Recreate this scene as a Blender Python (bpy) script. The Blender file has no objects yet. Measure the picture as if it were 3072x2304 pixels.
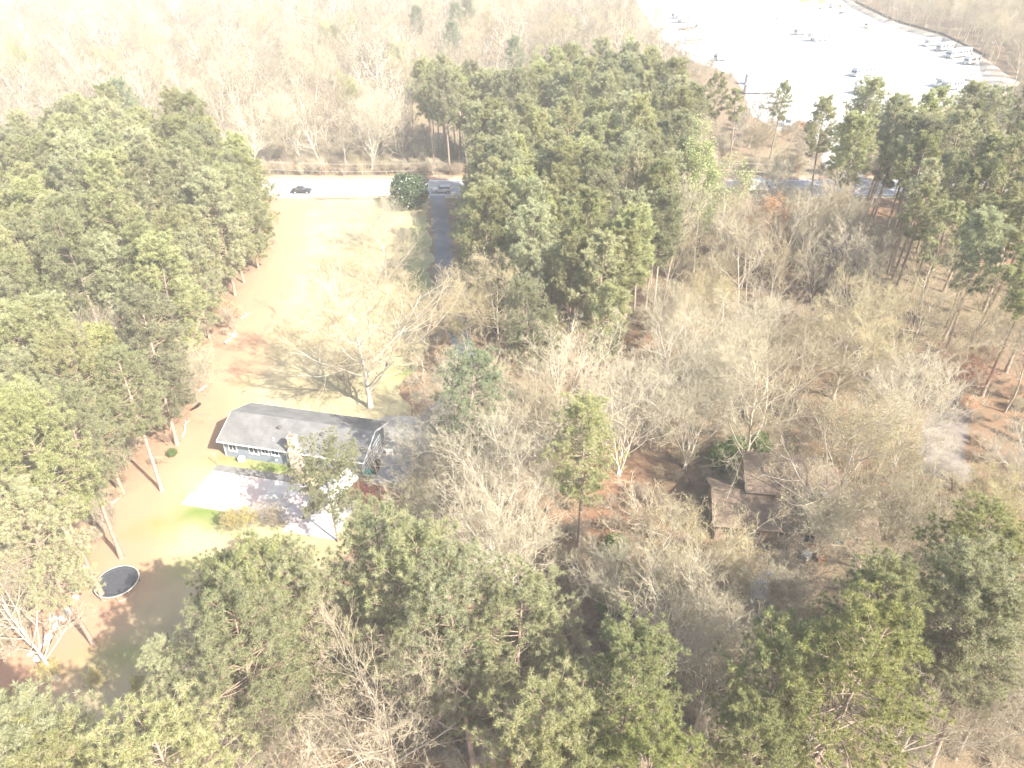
import bpy, bmesh, math, random
import numpy as np
from math import sin, cos, pi, radians as R, sqrt, atan2
sc = bpy.context.scene
C = sc.collection
# ------------------------------------------------------------------ camera, sky, sun, exposure
CAM_H, PITCH, FPX = 62.0, R(34), 2200.0
cam = bpy.data.cameras.new('camera'); cam.sensor_width = 36; cam.lens = 36*FPX/3072
cam.clip_start = .5; cam.clip_end = 6000
co = bpy.data.objects.new('camera', cam); C.objects.link(co)
co.location = (0, 0, CAM_H); co.rotation_euler = (pi/2-PITCH, 0, 0); sc.camera = co
SUN_EL = R(40); SH = (-0.755, 0.656)                 # direction the shadows fall on the ground
w = bpy.data.worlds.new('World'); sc.world = w; w.use_nodes = True
nt = w.node_tree; sky = nt.nodes.new('ShaderNodeTexSky'); sky.sky_type = 'NISHITA'; sky.sun_disc = False
sky.sun_elevation = SUN_EL; sky.sun_rotation = atan2(-SH[0], -SH[1]); sky.dust_density = 2.5
bg = nt.nodes['Background']; nt.links.new(sky.outputs[0], bg.inputs[0]); bg.inputs[1].default_value = .15
sl = bpy.data.lights.new('sun', 'SUN'); sl.energy = 5.0; sl.angle = R(.55); sl.color = (1, .955, .85)
so = bpy.data.objects.new('sun', sl); C.objects.link(so)
from mathutils import Vector, Matrix, noise as mnoise
so.rotation_euler = Vector((SH[0]*cos(SUN_EL), SH[1]*cos(SUN_EL), -sin(SUN_EL))).to_track_quat('-Z', 'Y').to_euler()
so.location = (100, -100, 150)
sc.view_settings.view_transform = 'Standard'; sc.view_settings.look = 'None'
sc.view_settings.exposure = 1.68; sc.view_settings.gamma = 1
HAZE = .00036
sc.cycles.max_bounces = 4; sc.cycles.diffuse_bounces = 2; sc.cycles.glossy_bounces = 2; sc.cycles.transmission_bounces = 3
sc.cycles.volume_bounces = 0; sc.cycles.transparent_max_bounces = 4; sc.cycles.use_denoising = True
sc.cycles.use_adaptive_sampling = True; sc.cycles.adaptive_threshold = .02
sc.cycles.caustics_reflective = sc.cycles.caustics_refractive = False

# ------------------------------------------------------------------ layout helpers (survey of the place from the aerial view)
def G(x, y, z=0):
    u = (x-1536)/FPX; v = (y-1152)/FPX
    d = np.array([u, cos(PITCH)-v*sin(PITCH), -sin(PITCH)-v*cos(PITCH)])
    t = (CAM_H-z)/-d[2]; return d*t+np.array([0, 0, CAM_H])
K = 3072/2212
def VG(x, y, z=0): return G(x*K, y*K, z)
def PV(X, Y, Z):
    dz = Z-CAM_H; zc = Y*cos(PITCH)-dz*sin(PITCH)
    if zc < 1: return (-9999, -9999)
    return ((1536+FPX*X/zc)/K, (1152-FPX*(Y*sin(PITCH)+dz*cos(PITCH))/zc)/K)
def inpoly(x, y, P):
    c = False; j = len(P)-1
    for i in range(len(P)):
        xi, yi = P[i][0], P[i][1]; xj, yj = P[j][0], P[j][1]
        if (yi > y) != (yj > y) and x < (xj-xi)*(y-yi)/(yj-yi)+xi: c = not c
        j = i
    return c
def dseg(x, y, P):
    b = 1e9
    for (x0, y0), (x1, y1) in zip([p[:2] for p in P[:-1]], [p[:2] for p in P[1:]]):
        dx, dy = x1-x0, y1-y0; t = max(0, min(1, ((x-x0)*dx+(y-y0)*dy)/(dx*dx+dy*dy+1e-9)))
        b = min(b, math.hypot(x-x0-t*dx, y-y0-t*dy))
    return b
def sstep(a, b, x): t = max(0, min(1, (x-a)/(b-a))); return t*t*(3-2*t)

# ------------------------------------------------------------------ materials
M = {}
def mat(name, c, c2=None, rough=.85, scale=3., var=.0, metal=0, bump=0, bscale=20., trans=0, spec=.3, attr=None, detail=4, lo=.35, hi=.65, c3=None, s3=.2, coord='obj'):
    m = bpy.data.materials.new(name); m.use_nodes = True; n = m.node_tree.nodes; L = m.node_tree.links
    b = n['Principled BSDF']; b.inputs['Roughness'].default_value = rough; b.inputs['Metallic'].default_value = metal
    b.inputs['Specular IOR Level'].default_value = spec
    if coord == 'obj': tc = n.new('ShaderNodeTexCoord').outputs['Object']
    else: tc = n.new('ShaderNodeNewGeometry').outputs['Position']
    out = None
    def rgb(col):
        r = n.new('ShaderNodeRGB'); r.outputs[0].default_value = (*col, 1); return r.outputs[0]
    def mix(f, a, bb, bl='MIX'):
        x = n.new('ShaderNodeMix'); x.data_type = 'RGBA'; x.blend_type = bl
        if isinstance(f, (int, float)): x.inputs['Factor'].default_value = f
        else: L.new(f, x.inputs['Factor'])
        L.new(a, x.inputs[6]); L.new(bb, x.inputs[7]); return x.outputs[2]
    def nz(s, d, lo, hi):
        t = n.new('ShaderNodeTexNoise'); t.inputs['Scale'].default_value = s; t.inputs['Detail'].default_value = d; L.new(tc, t.inputs['Vector'])
        mr = n.new('ShaderNodeMapRange'); mr.inputs[1].default_value = lo; mr.inputs[2].default_value = hi; L.new(t.outputs['Fac'], mr.inputs[0]); return mr.outputs[0]
    out = rgb(c)
    if c2: out = mix(nz(scale, detail, lo, hi), out, rgb(c2))
    if c3: out = mix(nz(s3, 3, .42, .62), out, rgb(c3))
    if attr:
        for an, col in attr:
            a = n.new('ShaderNodeAttribute'); a.attribute_name = an; out = mix(a.outputs['Fac'], out, rgb(col))
    if var:
        oi = n.new('ShaderNodeObjectInfo'); h = n.new('ShaderNodeHueSaturation')
        for i, (inp, k, base) in enumerate((('Value', var*2, 1-var), ('Hue', var*.10, .5-var*.05), ('Saturation', var*1.2, 1-var*.6))):
            mm = n.new('ShaderNodeMath'); mm.operation = 'MULTIPLY_ADD'; mm.inputs[1].default_value = k; mm.inputs[2].default_value = base
            fr = n.new('ShaderNodeMath'); fr.operation = 'FRACT'; mu = n.new('ShaderNodeMath'); mu.operation = 'MULTIPLY'; mu.inputs[1].default_value = 1+i*7.31
            L.new(oi.outputs['Random'], mu.inputs[0]); L.new(mu.outputs[0], fr.inputs[0]); L.new(fr.outputs[0], mm.inputs[0]); L.new(mm.outputs[0], h.inputs[inp])
        L.new(out, h.inputs['Color']); out = h.outputs[0]
    L.new(out, b.inputs['Base Color'])
    if bump:
        t = n.new('ShaderNodeTexNoise'); t.inputs['Scale'].default_value = bscale; t.inputs['Detail'].default_value = 5; L.new(tc, t.inputs['Vector'])
        bp = n.new('ShaderNodeBump'); bp.inputs['Strength'].default_value = bump; bp.inputs['Distance'].default_value = .1
        L.new(t.outputs['Fac'], bp.inputs['Height']); L.new(bp.outputs[0], b.inputs['Normal'])
    if trans:
        tr = n.new('ShaderNodeBsdfTranslucent'); L.new(out, tr.inputs[0]); ms = n.new('ShaderNodeMixShader'); ms.inputs[0].default_value = trans
        L.new(b.outputs[0], ms.inputs[1]); L.new(tr.outputs[0], ms.inputs[2]); L.new(ms.outputs[0], n['Material Output'].inputs[0])
    M[name] = m; return m
def shingle(name, c, c2, cs=.14):
    m = mat(name, c, c2, rough=.95, scale=1.3, spec=.1, c3=tuple(x*.86 for x in c), s3=.35); n = m.node_tree.nodes; L = m.node_tree.links
    tc = n.new('ShaderNodeTexCoord'); bt = n.new('ShaderNodeTexBrick'); bt.inputs['Scale'].default_value = 1
    bt.inputs['Brick Width'].default_value = .9; bt.inputs['Row Height'].default_value = cs; bt.inputs['Mortar Size'].default_value = .012
    bt.inputs['Color1'].default_value = (1, 1, 1, 1); bt.inputs['Color2'].default_value = (.82, .82, .82, 1); bt.inputs['Mortar'].default_value = (.6, .6, .6, 1)
    L.new(tc.outputs['Object'], bt.inputs['Vector']); b = n['Principled BSDF']; src = b.inputs['Base Color'].links[0].from_socket
    x = n.new('ShaderNodeMix'); x.data_type = 'RGBA'; x.blend_type = 'MULTIPLY'; x.inputs['Factor'].default_value = .6
    L.new(src, x.inputs[6]); L.new(bt.outputs[0], x.inputs[7]); L.new(x.outputs[2], b.inputs['Base Color'])
def bricky(name, c1, c2, mo, bw, rh, ms=.012, rot=True):
    m = mat(name, c1, c2, rough=.9, scale=6); n = m.node_tree.nodes; L = m.node_tree.links; b = n['Principled BSDF']
    tc = n.new('ShaderNodeTexCoord'); mp = n.new('ShaderNodeMapping'); mp.inputs['Rotation'].default_value = (pi/2, 0, 0) if rot else (0, 0, 0)
    bt = n.new('ShaderNodeTexBrick'); bt.inputs['Scale'].default_value = 1; bt.inputs['Brick Width'].default_value = bw; bt.inputs['Row Height'].default_value = rh; bt.inputs['Mortar Size'].default_value = ms
    bt.inputs['Color1'].default_value = (*c1, 1); bt.inputs['Color2'].default_value = (*c2, 1); bt.inputs['Mortar'].default_value = (*mo, 1)
    L.new(tc.outputs['Object'], mp.inputs[0]); L.new(mp.outputs[0], bt.inputs['Vector']); L.new(bt.outputs[0], b.inputs['Base Color'])

mat('litter', (.13, .088, .058), (.21, .155, .105), scale=1.1, detail=8, bump=.6, bscale=5, coord='pos', c3=(.17, .13, .085), s3=.05, spec=.05, attr=(('dry', (.20, .165, .11)), ('red', (.20, .105, .062)), ('clay', (.33, .19, .12))))
mat('straw', (.335, .28, .16), (.285, .235, .135), scale=.5, detail=8, bump=.35, bscale=9, coord='pos', c3=(.38, .325, .20), s3=.09, spec=.05, attr=(('clay', (.33, .19, .12)), ('green', (.12, .17, .035))))
mat('asphalt', (.25, .25, .26), (.30, .296, .29), scale=.35, detail=7, rough=.9, coord='pos', c3=(.22, .22, .23), s3=.06)
mat('drive', (.12, .123, .132), (.17, .17, .176), scale=.6, detail=7, coord='pos', c3=(.10, .10, .11), s3=.15)
mat('track', (.15, .128, .108), (.21, .18, .15), scale=.5, detail=8, coord='pos', c3=(.12, .095, .075), s3=.18)
mat('clayroad', (.30, .19, .125), (.36, .25, .17), scale=.3, detail=7, coord='pos')
mat('gravel', (.38, .37, .352), (.43, .42, .405), scale=.25, detail=8, coord='pos', bump=.3, bscale=6, c3=(.32, .31, .29), s3=.035)
mat('bank', (.30, .25, .195), (.38, .345, .30), scale=.22, detail=9, coord='pos', bump=.9, bscale=1.2, c3=(.24, .19, .14), s3=.1)
mat('paint_yellow', (.65, .50, .14)); mat('paint_white', (.78, .78, .76))
mat('concrete', (.50, .48, .45), (.43, .405, .37), scale=.6, detail=7, var=.05, coord='pos', c3=(.46, .35, .32), s3=.13)
mat('concrete_grey', (.13, .125, .12), (.18, .17, .16), scale=.8, detail=7, var=.05, coord='pos')
mat('padgrey', (.33, .315, .29), (.25, .24, .22), scale=.5, detail=8, coord='pos', c3=(.40, .38, .34), s3=.2)
mat('needle', (.335, .335, .165), (.265, .28, .13), scale=.9, var=.26, trans=.42, spec=.2, rough=.6, attr=(('tint', (.38, .36, .21)),))
mat('needle_yellow', (.32, .31, .12), (.25, .26, .10), scale=.9, var=.2, trans=.38, spec=.2, rough=.6, attr=(('tint', (.25, .25, .09)),))
mat('needle_blue', (.165, .20, .11), (.20, .225, .135), scale=.9, var=.15, trans=.2, spec=.2, rough=.6, attr=(('tint', (.24, .26, .16)),))
mat('magnolia', (.030, .055, .020), (.05, .085, .03), scale=1.5, rough=.35, spec=.5, attr=(('tint', (.09, .10, .045)),))
mat('lime', (.27, .30, .10), (.32, .34, .15), scale=1, var=.12, trans=.35)
mat('bud', (.42, .355, .19), (.36, .31, .17), scale=1, var=.2, trans=.3)
mat('yellow_leaf', (.52, .42, .08), (.45, .40, .14), scale=1, var=.1, trans=.3)
mat('orange_leaf', (.48, .26, .11), (.42, .24, .14), scale=1, var=.1, trans=.3)
mat('red_leaf', (.42, .12, .09), (.38, .18, .13), scale=1, var=.1, trans=.3)
mat('ivy', (.07, .12, .03), (.11, .17, .04), scale=2, trans=.2)
mat('pinebark', (.24, .17, .125), (.34, .26, .20), scale=3, var=.18, bump=.5, bscale=8)
mat('bark', (.40, .345, .27), (.30, .255, .205), scale=1.6, var=.22, bump=.3, bscale=9)
mat('palebark', (.60, .545, .45), (.46, .41, .335), scale=1.4, var=.12)
mat('twig', (.37, .31, .20), (.29, .242, .158), scale=.6, var=.24)
mat('paletwig', (.46, .405, .28), (.37, .32, .22), scale=.6, var=.14)
mat('fartwig', (.205, .17, .11), (.15, .125, .082), scale=.3, var=.3)
mat('brushtwig', (.30, .225, .155), (.38, .30, .21), scale=1, var=.3)
mat('deadlog', (.52, .47, .40), (.36, .31, .26), scale=2)
mat('stone', (.55, .52, .46), (.42, .39, .34), scale=3, var=.2, bump=.4)
shingle('shingle_grey', (.15, .147, .145), (.18, .177, .172))
shingle('shingle_brown', (.165, .12, .09), (.20, .15, .112))
bricky('siding', (.20, .225, .26), (.21, .235, .27), (.13, .15, .18), 6, .16, .01)
bricky('brick_tan', (.46, .32, .23), (.55, .42, .32), (.55, .50, .44), .22, .08)
bricky('brick_red', (.24, .12, .085), (.30, .16, .11), (.36, .32, .28), .22, .08)
mat('trim', (.78, .78, .76), rough=.5); mat('dark', (.03, .03, .032), rough=.6); mat('vent', (.09, .08, .07), rough=.6)
mat('pane', (.05, .065, .085), rough=.08, spec=.6); mat('terracotta', (.36, .15, .10))
mat('tramp_mat', (.035, .036, .042), (.05, .05, .06), scale=4, rough=.7); mat('tramp_pad', (.45, .45, .40), rough=.6); mat('steel', (.5, .5, .5), rough=.4, metal=.7)
mat('white', (.44, .436, .43), (.39, .385, .375), scale=.8, rough=.35, spec=.5); mat('cream', (.68, .62, .50), rough=.4, spec=.5); mat('black', (.02, .021, .024), rough=.3, spec=.5)
mat('tyre', (.025, .025, .025), rough=.9); mat('silver', (.45, .46, .47), rough=.35, metal=.3); mat('yellow', (.75, .52, .03), rough=.4, spec=.5); mat('orange', (.72, .19, .03), rough=.45)
mat('red', (.55, .05, .04), rough=.35); mat('blue', (.06, .22, .50), rough=.5); mat('teal', (.03, .30, .25), rough=.5); mat('greyp', (.30, .30, .31), rough=.5); mat('brownstripe', (.26, .13, .08), rough=.5)
mat('tan', (.45, .36, .25), rough=.6); mat('wood', (.24, .18, .13), (.30, .24, .18), scale=2); mat('wire', (.42, .40, .36), rough=.5); mat('silt', (.05, .05, .055)); mat('rust', (.22, .12, .08), (.14, .09, .07), scale=2); mat('canvas', (.80, .79, .77), rough=.7)

# ------------------------------------------------------------------ mesh helpers
def mesh_np(name, V, F, m, smooth=False, attr=None):
    me = bpy.data.meshes.new(name); V = np.asarray(V, np.float32); F = np.asarray(F, np.int32); k = F.shape[1]
    me.vertices.add(len(V)); me.vertices.foreach_set('co', V.ravel()); me.loops.add(F.size); me.loops.foreach_set('vertex_index', F.ravel())
    me.polygons.add(len(F)); me.polygons.foreach_set('loop_start', np.arange(0, F.size, k, dtype=np.int32))
    if attr is not None:
        for an, av in attr.items():
            a = me.attributes.new(an, 'FLOAT', 'POINT'); a.data.foreach_set('value', np.asarray(av, np.float32))
    me.update(calc_edges=True); me.validate()
    if smooth: me.polygons.foreach_set('use_smooth', np.ones(len(F), bool))
    me.materials.append(M[m] if isinstance(m, str) else m); return me
def link(name, me, parent=None, kind=None):
    o = bpy.data.objects.new(name, me); C.objects.link(o)
    if parent: o.parent = parent
    if kind: o['kind'] = kind
    return o
def tag(o, label, cat, group=None):
    o['label'] = label; o['category'] = cat
    if group: o['group'] = group
    return o
def thing(name, label, cat, loc=(0, 0, 0), rz=0, group=None):
    o = bpy.data.objects.new(name, None); C.objects.link(o); o.location = loc; o.rotation_euler = (0, 0, rz); o.empty_display_size = .3
    return tag(o, label, cat, group)
class MB:
    def __init__(s): s.v = []; s.f = []
    def box(s, x0, x1, y0, y1, z0, z1):
        b = len(s.v); s.v += [(x, y, z) for z in (z0, z1) for x, y in ((x0, y0), (x1, y0), (x1, y1), (x0, y1))]
        s.f += [tuple(b+i for i in q) for q in ((3, 2, 1, 0), (4, 5, 6, 7), (0, 1, 5, 4), (1, 2, 6, 5), (2, 3, 7, 6), (3, 0, 4, 7))]; return s
    def prof(s, pts, y0, y1, taper=None):      # side outline in x,z pushed through y
        n = len(pts); b = len(s.v)
        s.v += [(x, y0, z) for x, z in pts]+[(x, y1, z) for x, z in pts]
        s.f += [tuple(b+i for i in range(n)), tuple(b+n+i for i in reversed(range(n)))]
        s.f += [(b+i, b+n+i, b+n+(i+1) % n, b+(i+1) % n) for i in range(n)]; return s
    def slab(s, P, z0, z1):
        n = len(P); b = len(s.v); s.v += [(p[0], p[1], z1) for p in P]+[(p[0], p[1], z0) for p in P]
        s.f += [tuple(b+i for i in range(n)), tuple(b+n+i for i in reversed(range(n)))]+[(b+i, b+n+i, b+n+(i+1) % n, b+(i+1) % n) for i in range(n)]; return s
    def tube(s, pts, r, n=6, r1=None):
        pts = [Vector(p) for p in pts]; b = len(s.v); k = len(pts)
        for i, p in enumerate(pts):
            d = (pts[min(i+1, k-1)]-pts[max(i-1, 0)]).normalized(); a = d.orthogonal().normalized(); c = d.cross(a)
            rr = r if r1 is None else r+(r1-r)*i/(k-1)
            s.v += [tuple(p+a*(cos(t)*rr)+c*(sin(t)*rr)) for t in (2*pi*j/n for j in range(n))]
        for i in range(k-1): s.f += [(b+i*n+j, b+i*n+(j+1) % n, b+(i+1)*n+(j+1) % n, b+(i+1)*n+j) for j in range(n)]
        s.f += [tuple(b+j for j in reversed(range(n))), tuple(b+(k-1)*n+j for j in range(n))]; return s
    def cyl(s, c, r, h, n=16, axis='z', r1=None):
        d = {'z': (0, 0, h), 'x': (h, 0, 0), 'y': (0, h, 0)}[axis]; return s.tube([c, tuple(c[i]+d[i] for i in range(3))], r, n, r1)
    def obj(s, name, m, parent=None, bevel=0, kind=None, smooth=False):
        me = bpy.data.meshes.new(name); me.from_pydata(s.v, [], s.f); bm = bmesh.new(); bm.from_mesh(me); bmesh.ops.recalc_face_normals(bm, faces=bm.faces)
        if bevel: bmesh.ops.bevel(bm, geom=[e for e in bm.edges if len(e.link_faces) == 2 and e.calc_face_angle(0) > .5], offset=bevel, segments=2, affect='EDGES', profile=.6)
        bm.to_mesh(me); bm.free(); me.materials.append(M[m])
        if smooth: me.polygons.foreach_set('use_smooth', np.ones(len(me.polygons), bool))
        return link(name, me, parent, kind)
def copy_tree(o, parent=None):
    c = o.copy(); C.objects.link(c); c.parent = parent
    for ch in list(o.children): copy_tree(ch, c)
    return c

# ------------------------------------------------------------------ ground, lawn, road, drives, lot
rng = np.random.default_rng(7); rnd = random.Random(5)
lawn_left = [VG(*p)[:2] for p in ((606, 428), (588, 540), (545, 640), (492, 740), (440, 840), (392, 950), (330, 1020), (262, 1080), (218, 1180), (150, 1300), (70, 1400), (-60, 1480))]
lawn_poly = lawn_left+[VG(*p)[:2] for p in ((-60, 1620), (200, 1620), (420, 1470), (540, 1370), (720, 1230), (920, 1120), (955, 1000), (905, 900), (850, 850), (915, 770), (930, 690), (935, 600), (930, 433))]
drive_line = [G(*p)[:2] for p in ((1312, 588), (1318, 640), (1328, 740), (1337, 860), (1366, 960), (1395, 1070), (1375, 1180), (1300, 1255), (1215, 1310))]
pad_poly = [G(*p)[:2] for p in ((1118, 1262), (1170, 1246), (1240, 1250), (1300, 1285), (1318, 1335), (1290, 1400), (1215, 1440), (1120, 1452), (1105, 1380))]
ZL = lambda x, y: (1880+x*.5389, y*.5389)
lot_poly = [G(*ZL(*p))[:2] for p in ((-30, -120), (90, 60), (190, 210), (350, 330), (590, 420), (650, 500), (690, 640), (860, 730), (990, 690), (1150, 690), (1240, 760), (1480, 760), (1650, 640), (1900, 560), (1985, 430), (1960, 345), (1740, 225), (1470, 150), (1245, 40), (1150, -40), (1000, -140))]
bank_poly = [G(*ZL(*p))[:2] for p in ((1900, 555), (2060, 560), (2195, 462), (2120, 420), (2000, 330), (1760, 205), (1490, 128), (1270, 20), (1165, -45), (1150, -40), (1245, 40), (1470, 150), (1740, 225), (1960, 345), (1985, 430))]
ROAD0, ROAD1 = 173.9, 186.2
apron_poly = [(82, 186), (91, 186), (95, 200), (104, 222), (112, 238), (100, 244), (92, 228), (86, 204)]
gravel2 = [VG(*p)[:2] for p in ((1960, 1010), (1990, 930), (2030, 870), (2075, 850), (2110, 880), (2090, 960), (2110, 1020), (2050, 1060))]
verge_poly = [(52, 186.5), (88, 186.5), (84, 200), (78, 214), (66, 212), (56, 200)]

def grid(name, x0, x1, y0, y1, st, z, m, fn):
    xs = np.arange(x0, x1+.01, st); ys = np.arange(y0, y1+.01, st); X, Y = np.meshgrid(xs, ys)
    Zz = np.full(X.size, z); V = np.stack([X.ravel(), Y.ravel(), Zz], 1); nx = len(xs)
    i = np.arange((len(ys)-1)*nx).reshape(-1, nx)[:, :-1].ravel(); F = np.stack([i, i+1, i+nx+1, i+nx], 1)
    return V, F
def ground():
    xs = np.unique(np.concatenate([np.linspace(-1200, -340, 10), np.arange(-340, 341, 5.), np.arange(-110, 0, 1.5), np.linspace(340, 1200, 10)]))
    ys = np.unique(np.concatenate([np.linspace(-1200, 0, 6), np.arange(0, 601, 5.), np.arange(20, 180, 1.5), np.linspace(600, 1200, 6)]))
    X, Y = np.meshgrid(xs, ys); X = X.ravel(); Y = Y.ravel(); nx = len(xs); V = np.stack([X, Y, 0*X], 1)
    i = np.arange((len(ys)-1)*nx).reshape(-1, nx)[:, :-1].ravel(); F = np.stack([i, i+1, i+nx+1, i+nx], 1)
    dry = []; red = []; cly = []
    for x, y in zip(X, Y):
        n1 = mnoise.noise(Vector((x*.03, y*.03, 1.7)))*.5+.5
        d = .12*n1+(.15+.5*n1)*sstep(184, 200, y)*(1-sstep(20, 90, x-(y-200)*.15))
        if inpoly(x, y, verge_poly): d = 1
        dry.append(max(0, min(1, d))); r = mnoise.noise(Vector((x*.045, y*.045, 9.)))+.15
        ed = dseg(x, y, lawn_left) if -110 < x < 0 and 20 < y < 180 else 99
        cly.append(.9*(1-sstep(.5, 7, ed+4*mnoise.noise(Vector((x*.22, y*.22, 6)))+2*mnoise.noise(Vector((x*.7, y*.7, 2))))))
        red.append(max(0, min(.7, r*1.2 if y < 188 else r*.5)))
    return link('ground', mesh_np('ground', V, F, 'litter', attr={'dry': dry, 'red': red, 'clay': cly}), kind='structure')
ground()
def ragged(P, amp, seed, step=1.5):
    o = []; n = len(P)
    for i in range(n):
        a = np.array(P[i]); b = np.array(P[(i+1) % n]); k = max(1, int(np.linalg.norm(b-a)/step)); d = (b-a)/max(1e-6, np.linalg.norm(b-a)); nn = np.array([-d[1], d[0]])
        for j in range(k):
            p = a+(b-a)*j/k; q = mnoise.noise(Vector((p[0]*.18+seed, p[1]*.18, seed)))+.6*mnoise.noise(Vector((p[0]*.7, p[1]*.7, seed)))
            o.append(tuple(p+nn*amp*q))
    return o
def lawn():
    P = ragged(lawn_poly, 1.7, 3.3, .8); st = 1.0
    bm = bmesh.new(); bm.faces.new([bm.verts.new((x, y, .006)) for x, y in P]); bmesh.ops.triangulate(bm, faces=bm.faces)
    x0, x1, y0, y1 = min(p[0] for p in P), max(p[0] for p in P), min(p[1] for p in P), max(p[1] for p in P)
    for k in range(int((x1-x0)/2.)): bmesh.ops.bisect_plane(bm, geom=bm.verts[:]+bm.edges[:]+bm.faces[:], plane_co=(x0+2.*(k+1), 0, 0), plane_no=(1, 0, 0))
    for k in range(int((y1-y0)/2.)): bmesh.ops.bisect_plane(bm, geom=bm.verts[:]+bm.edges[:]+bm.faces[:], plane_co=(0, y0+2.*(k+1), 0), plane_no=(0, 1, 0))
    me = bpy.data.meshes.new('lawn'); bm.normal_update()
    for f in bm.faces:
        if f.normal.z < 0: f.normal_flip()
    bm.to_mesh(me); bm.free()
    blobs = [(*VG(a, b)[:2], rx, ry, s) for a, b, rx, ry, s in ((760, 450, 9, 3, .4), (905, 520, 3.0, 12, .75), (905, 600, 3, 9, .75), (890, 800, 3.5, 6, .8), (560, 998, 5, 1.3, 1.), (600, 1010, 4, 1.3, 1.), (500, 990, 3, 1., .8), (340, 1140, 2.6, 1.2, .8), (300, 1150, 2, 1, .5), (430, 1105, 3, 1.8, .9), (400, 1230, 3.5, 2., .55), (480, 1120, 3, 2., .7), (180, 1210, 1.3, 1.5, .6), (520, 830, 1.5, 1, .4), (250, 1420, 5, 2, .4))]
    me.attributes.new('clay', 'FLOAT', 'POINT'); me.attributes.new('green', 'FLOAT', 'POINT'); cl = me.attributes['clay']; gr = me.attributes['green']
    for i, v in enumerate(me.vertices):
        x, y = v.co.x, v.co.y; n = mnoise.noise(Vector((x*.15, y*.15, 4)))*.5+mnoise.noise(Vector((x*.5, y*.5, 8)))*.25
        d = dseg(x, y, lawn_left); cl.data[i].value = max(0, min(1, (1-sstep(2.5, 10.5, d+n*6))*.9+.2*(1-sstep(50, 70, y+n*10))+max(0, (.9-d)*.3)))
        g = max(s*math.exp(-((x-a)/rx)**2-((y-b)/ry)**2) for a, b, rx, ry, s in blobs); gr.data[i].value = max(0, min(1, g*(1.0+n*1.1)+max(0, n-.42)*.5))
    me.materials.append(M['straw']); link('lawn', me, kind='structure')
lawn()
def sheet(name, P, z, m, rag=0, seed=1):
    P = ragged(P, rag, seed) if rag else P
    bm = bmesh.new(); f = bm.faces.new([bm.verts.new((p[0], p[1], z)) for p in P]); bm.normal_update()
    if f.normal.z < 0: f.normal_flip()
    bmesh.ops.triangulate(bm, faces=bm.faces); me = bpy.data.meshes.new(name); bm.to_mesh(me); bm.free(); me.materials.append(M[m]); return link(name, me, kind='structure')
sheet('road_shoulder', [(-700, ROAD1-.5), (700, ROAD1-.5), (700, ROAD1+3.2), (-700, ROAD1+3.2)], .006, 'clayroad', .8, 2)
sheet('road_shoulder', [(-700, ROAD0-1.5), (700, ROAD0-1.5), (700, ROAD0+.5), (-700, ROAD0+.5)], .010, 'straw', .5, 5)
road = sheet('road', [(-700, ROAD0), (700, ROAD0), (700, ROAD1), (-700, ROAD1)], .016, 'asphalt')
for y, wd, m in ((ROAD0+.9, .15, 'paint_white'), (ROAD1-.9, .15, 'paint_white'), (180.0, .13, 'paint_yellow'), (180.35, .13, 'paint_yellow')):
    o = sheet('lane_line', [(-700, y), (700, y), (700, y+wd), (-700, y+wd)], .021, m); o.parent = road; del o['kind']
def strip(P, wd):
    L = []; Rr = []
    for i, p in enumerate(P):
        a = np.array(P[max(0, i-1)]); b = np.array(P[min(len(P)-1, i+1)]); d = (b-a)/np.linalg.norm(b-a); nn = np.array([-d[1], d[0]])*wd/2; L.append(np.array(p)+nn); Rr.append(np.array(p)-nn)
    return L+Rr[::-1]
sheet('driveway', strip(drive_line, 3.6), .012, 'drive', .12, 4)
sheet('parking_pad', pad_poly, .020, 'padgrey', .15, 6)
sheet('gravel_lot', lot_poly, .012, 'gravel', 1.0, 8)
sheet('lot_entrance', apron_poly, .009, 'padgrey', .5, 9)
sheet('gravel_drive', gravel2, .009, 'track', 1.6, 11)
def bank():
    P = bank_poly; n = 14
    inner = [P[0]]+P[:8:-1] ; outer = P[1:9]
    def samp(L, t):
        s = t*(len(L)-1); i = min(int(s), len(L)-2); return np.array(L[i])+(np.array(L[i+1])-np.array(L[i]))*(s-i)
    V = []; F = []; NU, NV = 46, 9
    for a in range(NU+1):
        p = samp(inner, a/NU); q = samp(outer, a/NU)
        for b in range(NV+1):
            t = b/NV; c = p+(q-p)*t; h = sin(pi*t)*1.7*(.7+.6*mnoise.noise(Vector((c[0]*.07, c[1]*.07, 3))))+.35*mnoise.noise(Vector((c[0]*.4, c[1]*.4, 5)))*sin(pi*t)
            V.append((c[0], c[1], max(.017, h+.017)))
    for a in range(NU):
        for b in range(NV): i = a*(NV+1)+b; F.append((i, i+1, i+NV+2, i+NV+1))
    o = link('earth_bank', mesh_np('earth_bank', V, F, 'bank', smooth=True), kind='structure')
bank()

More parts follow.
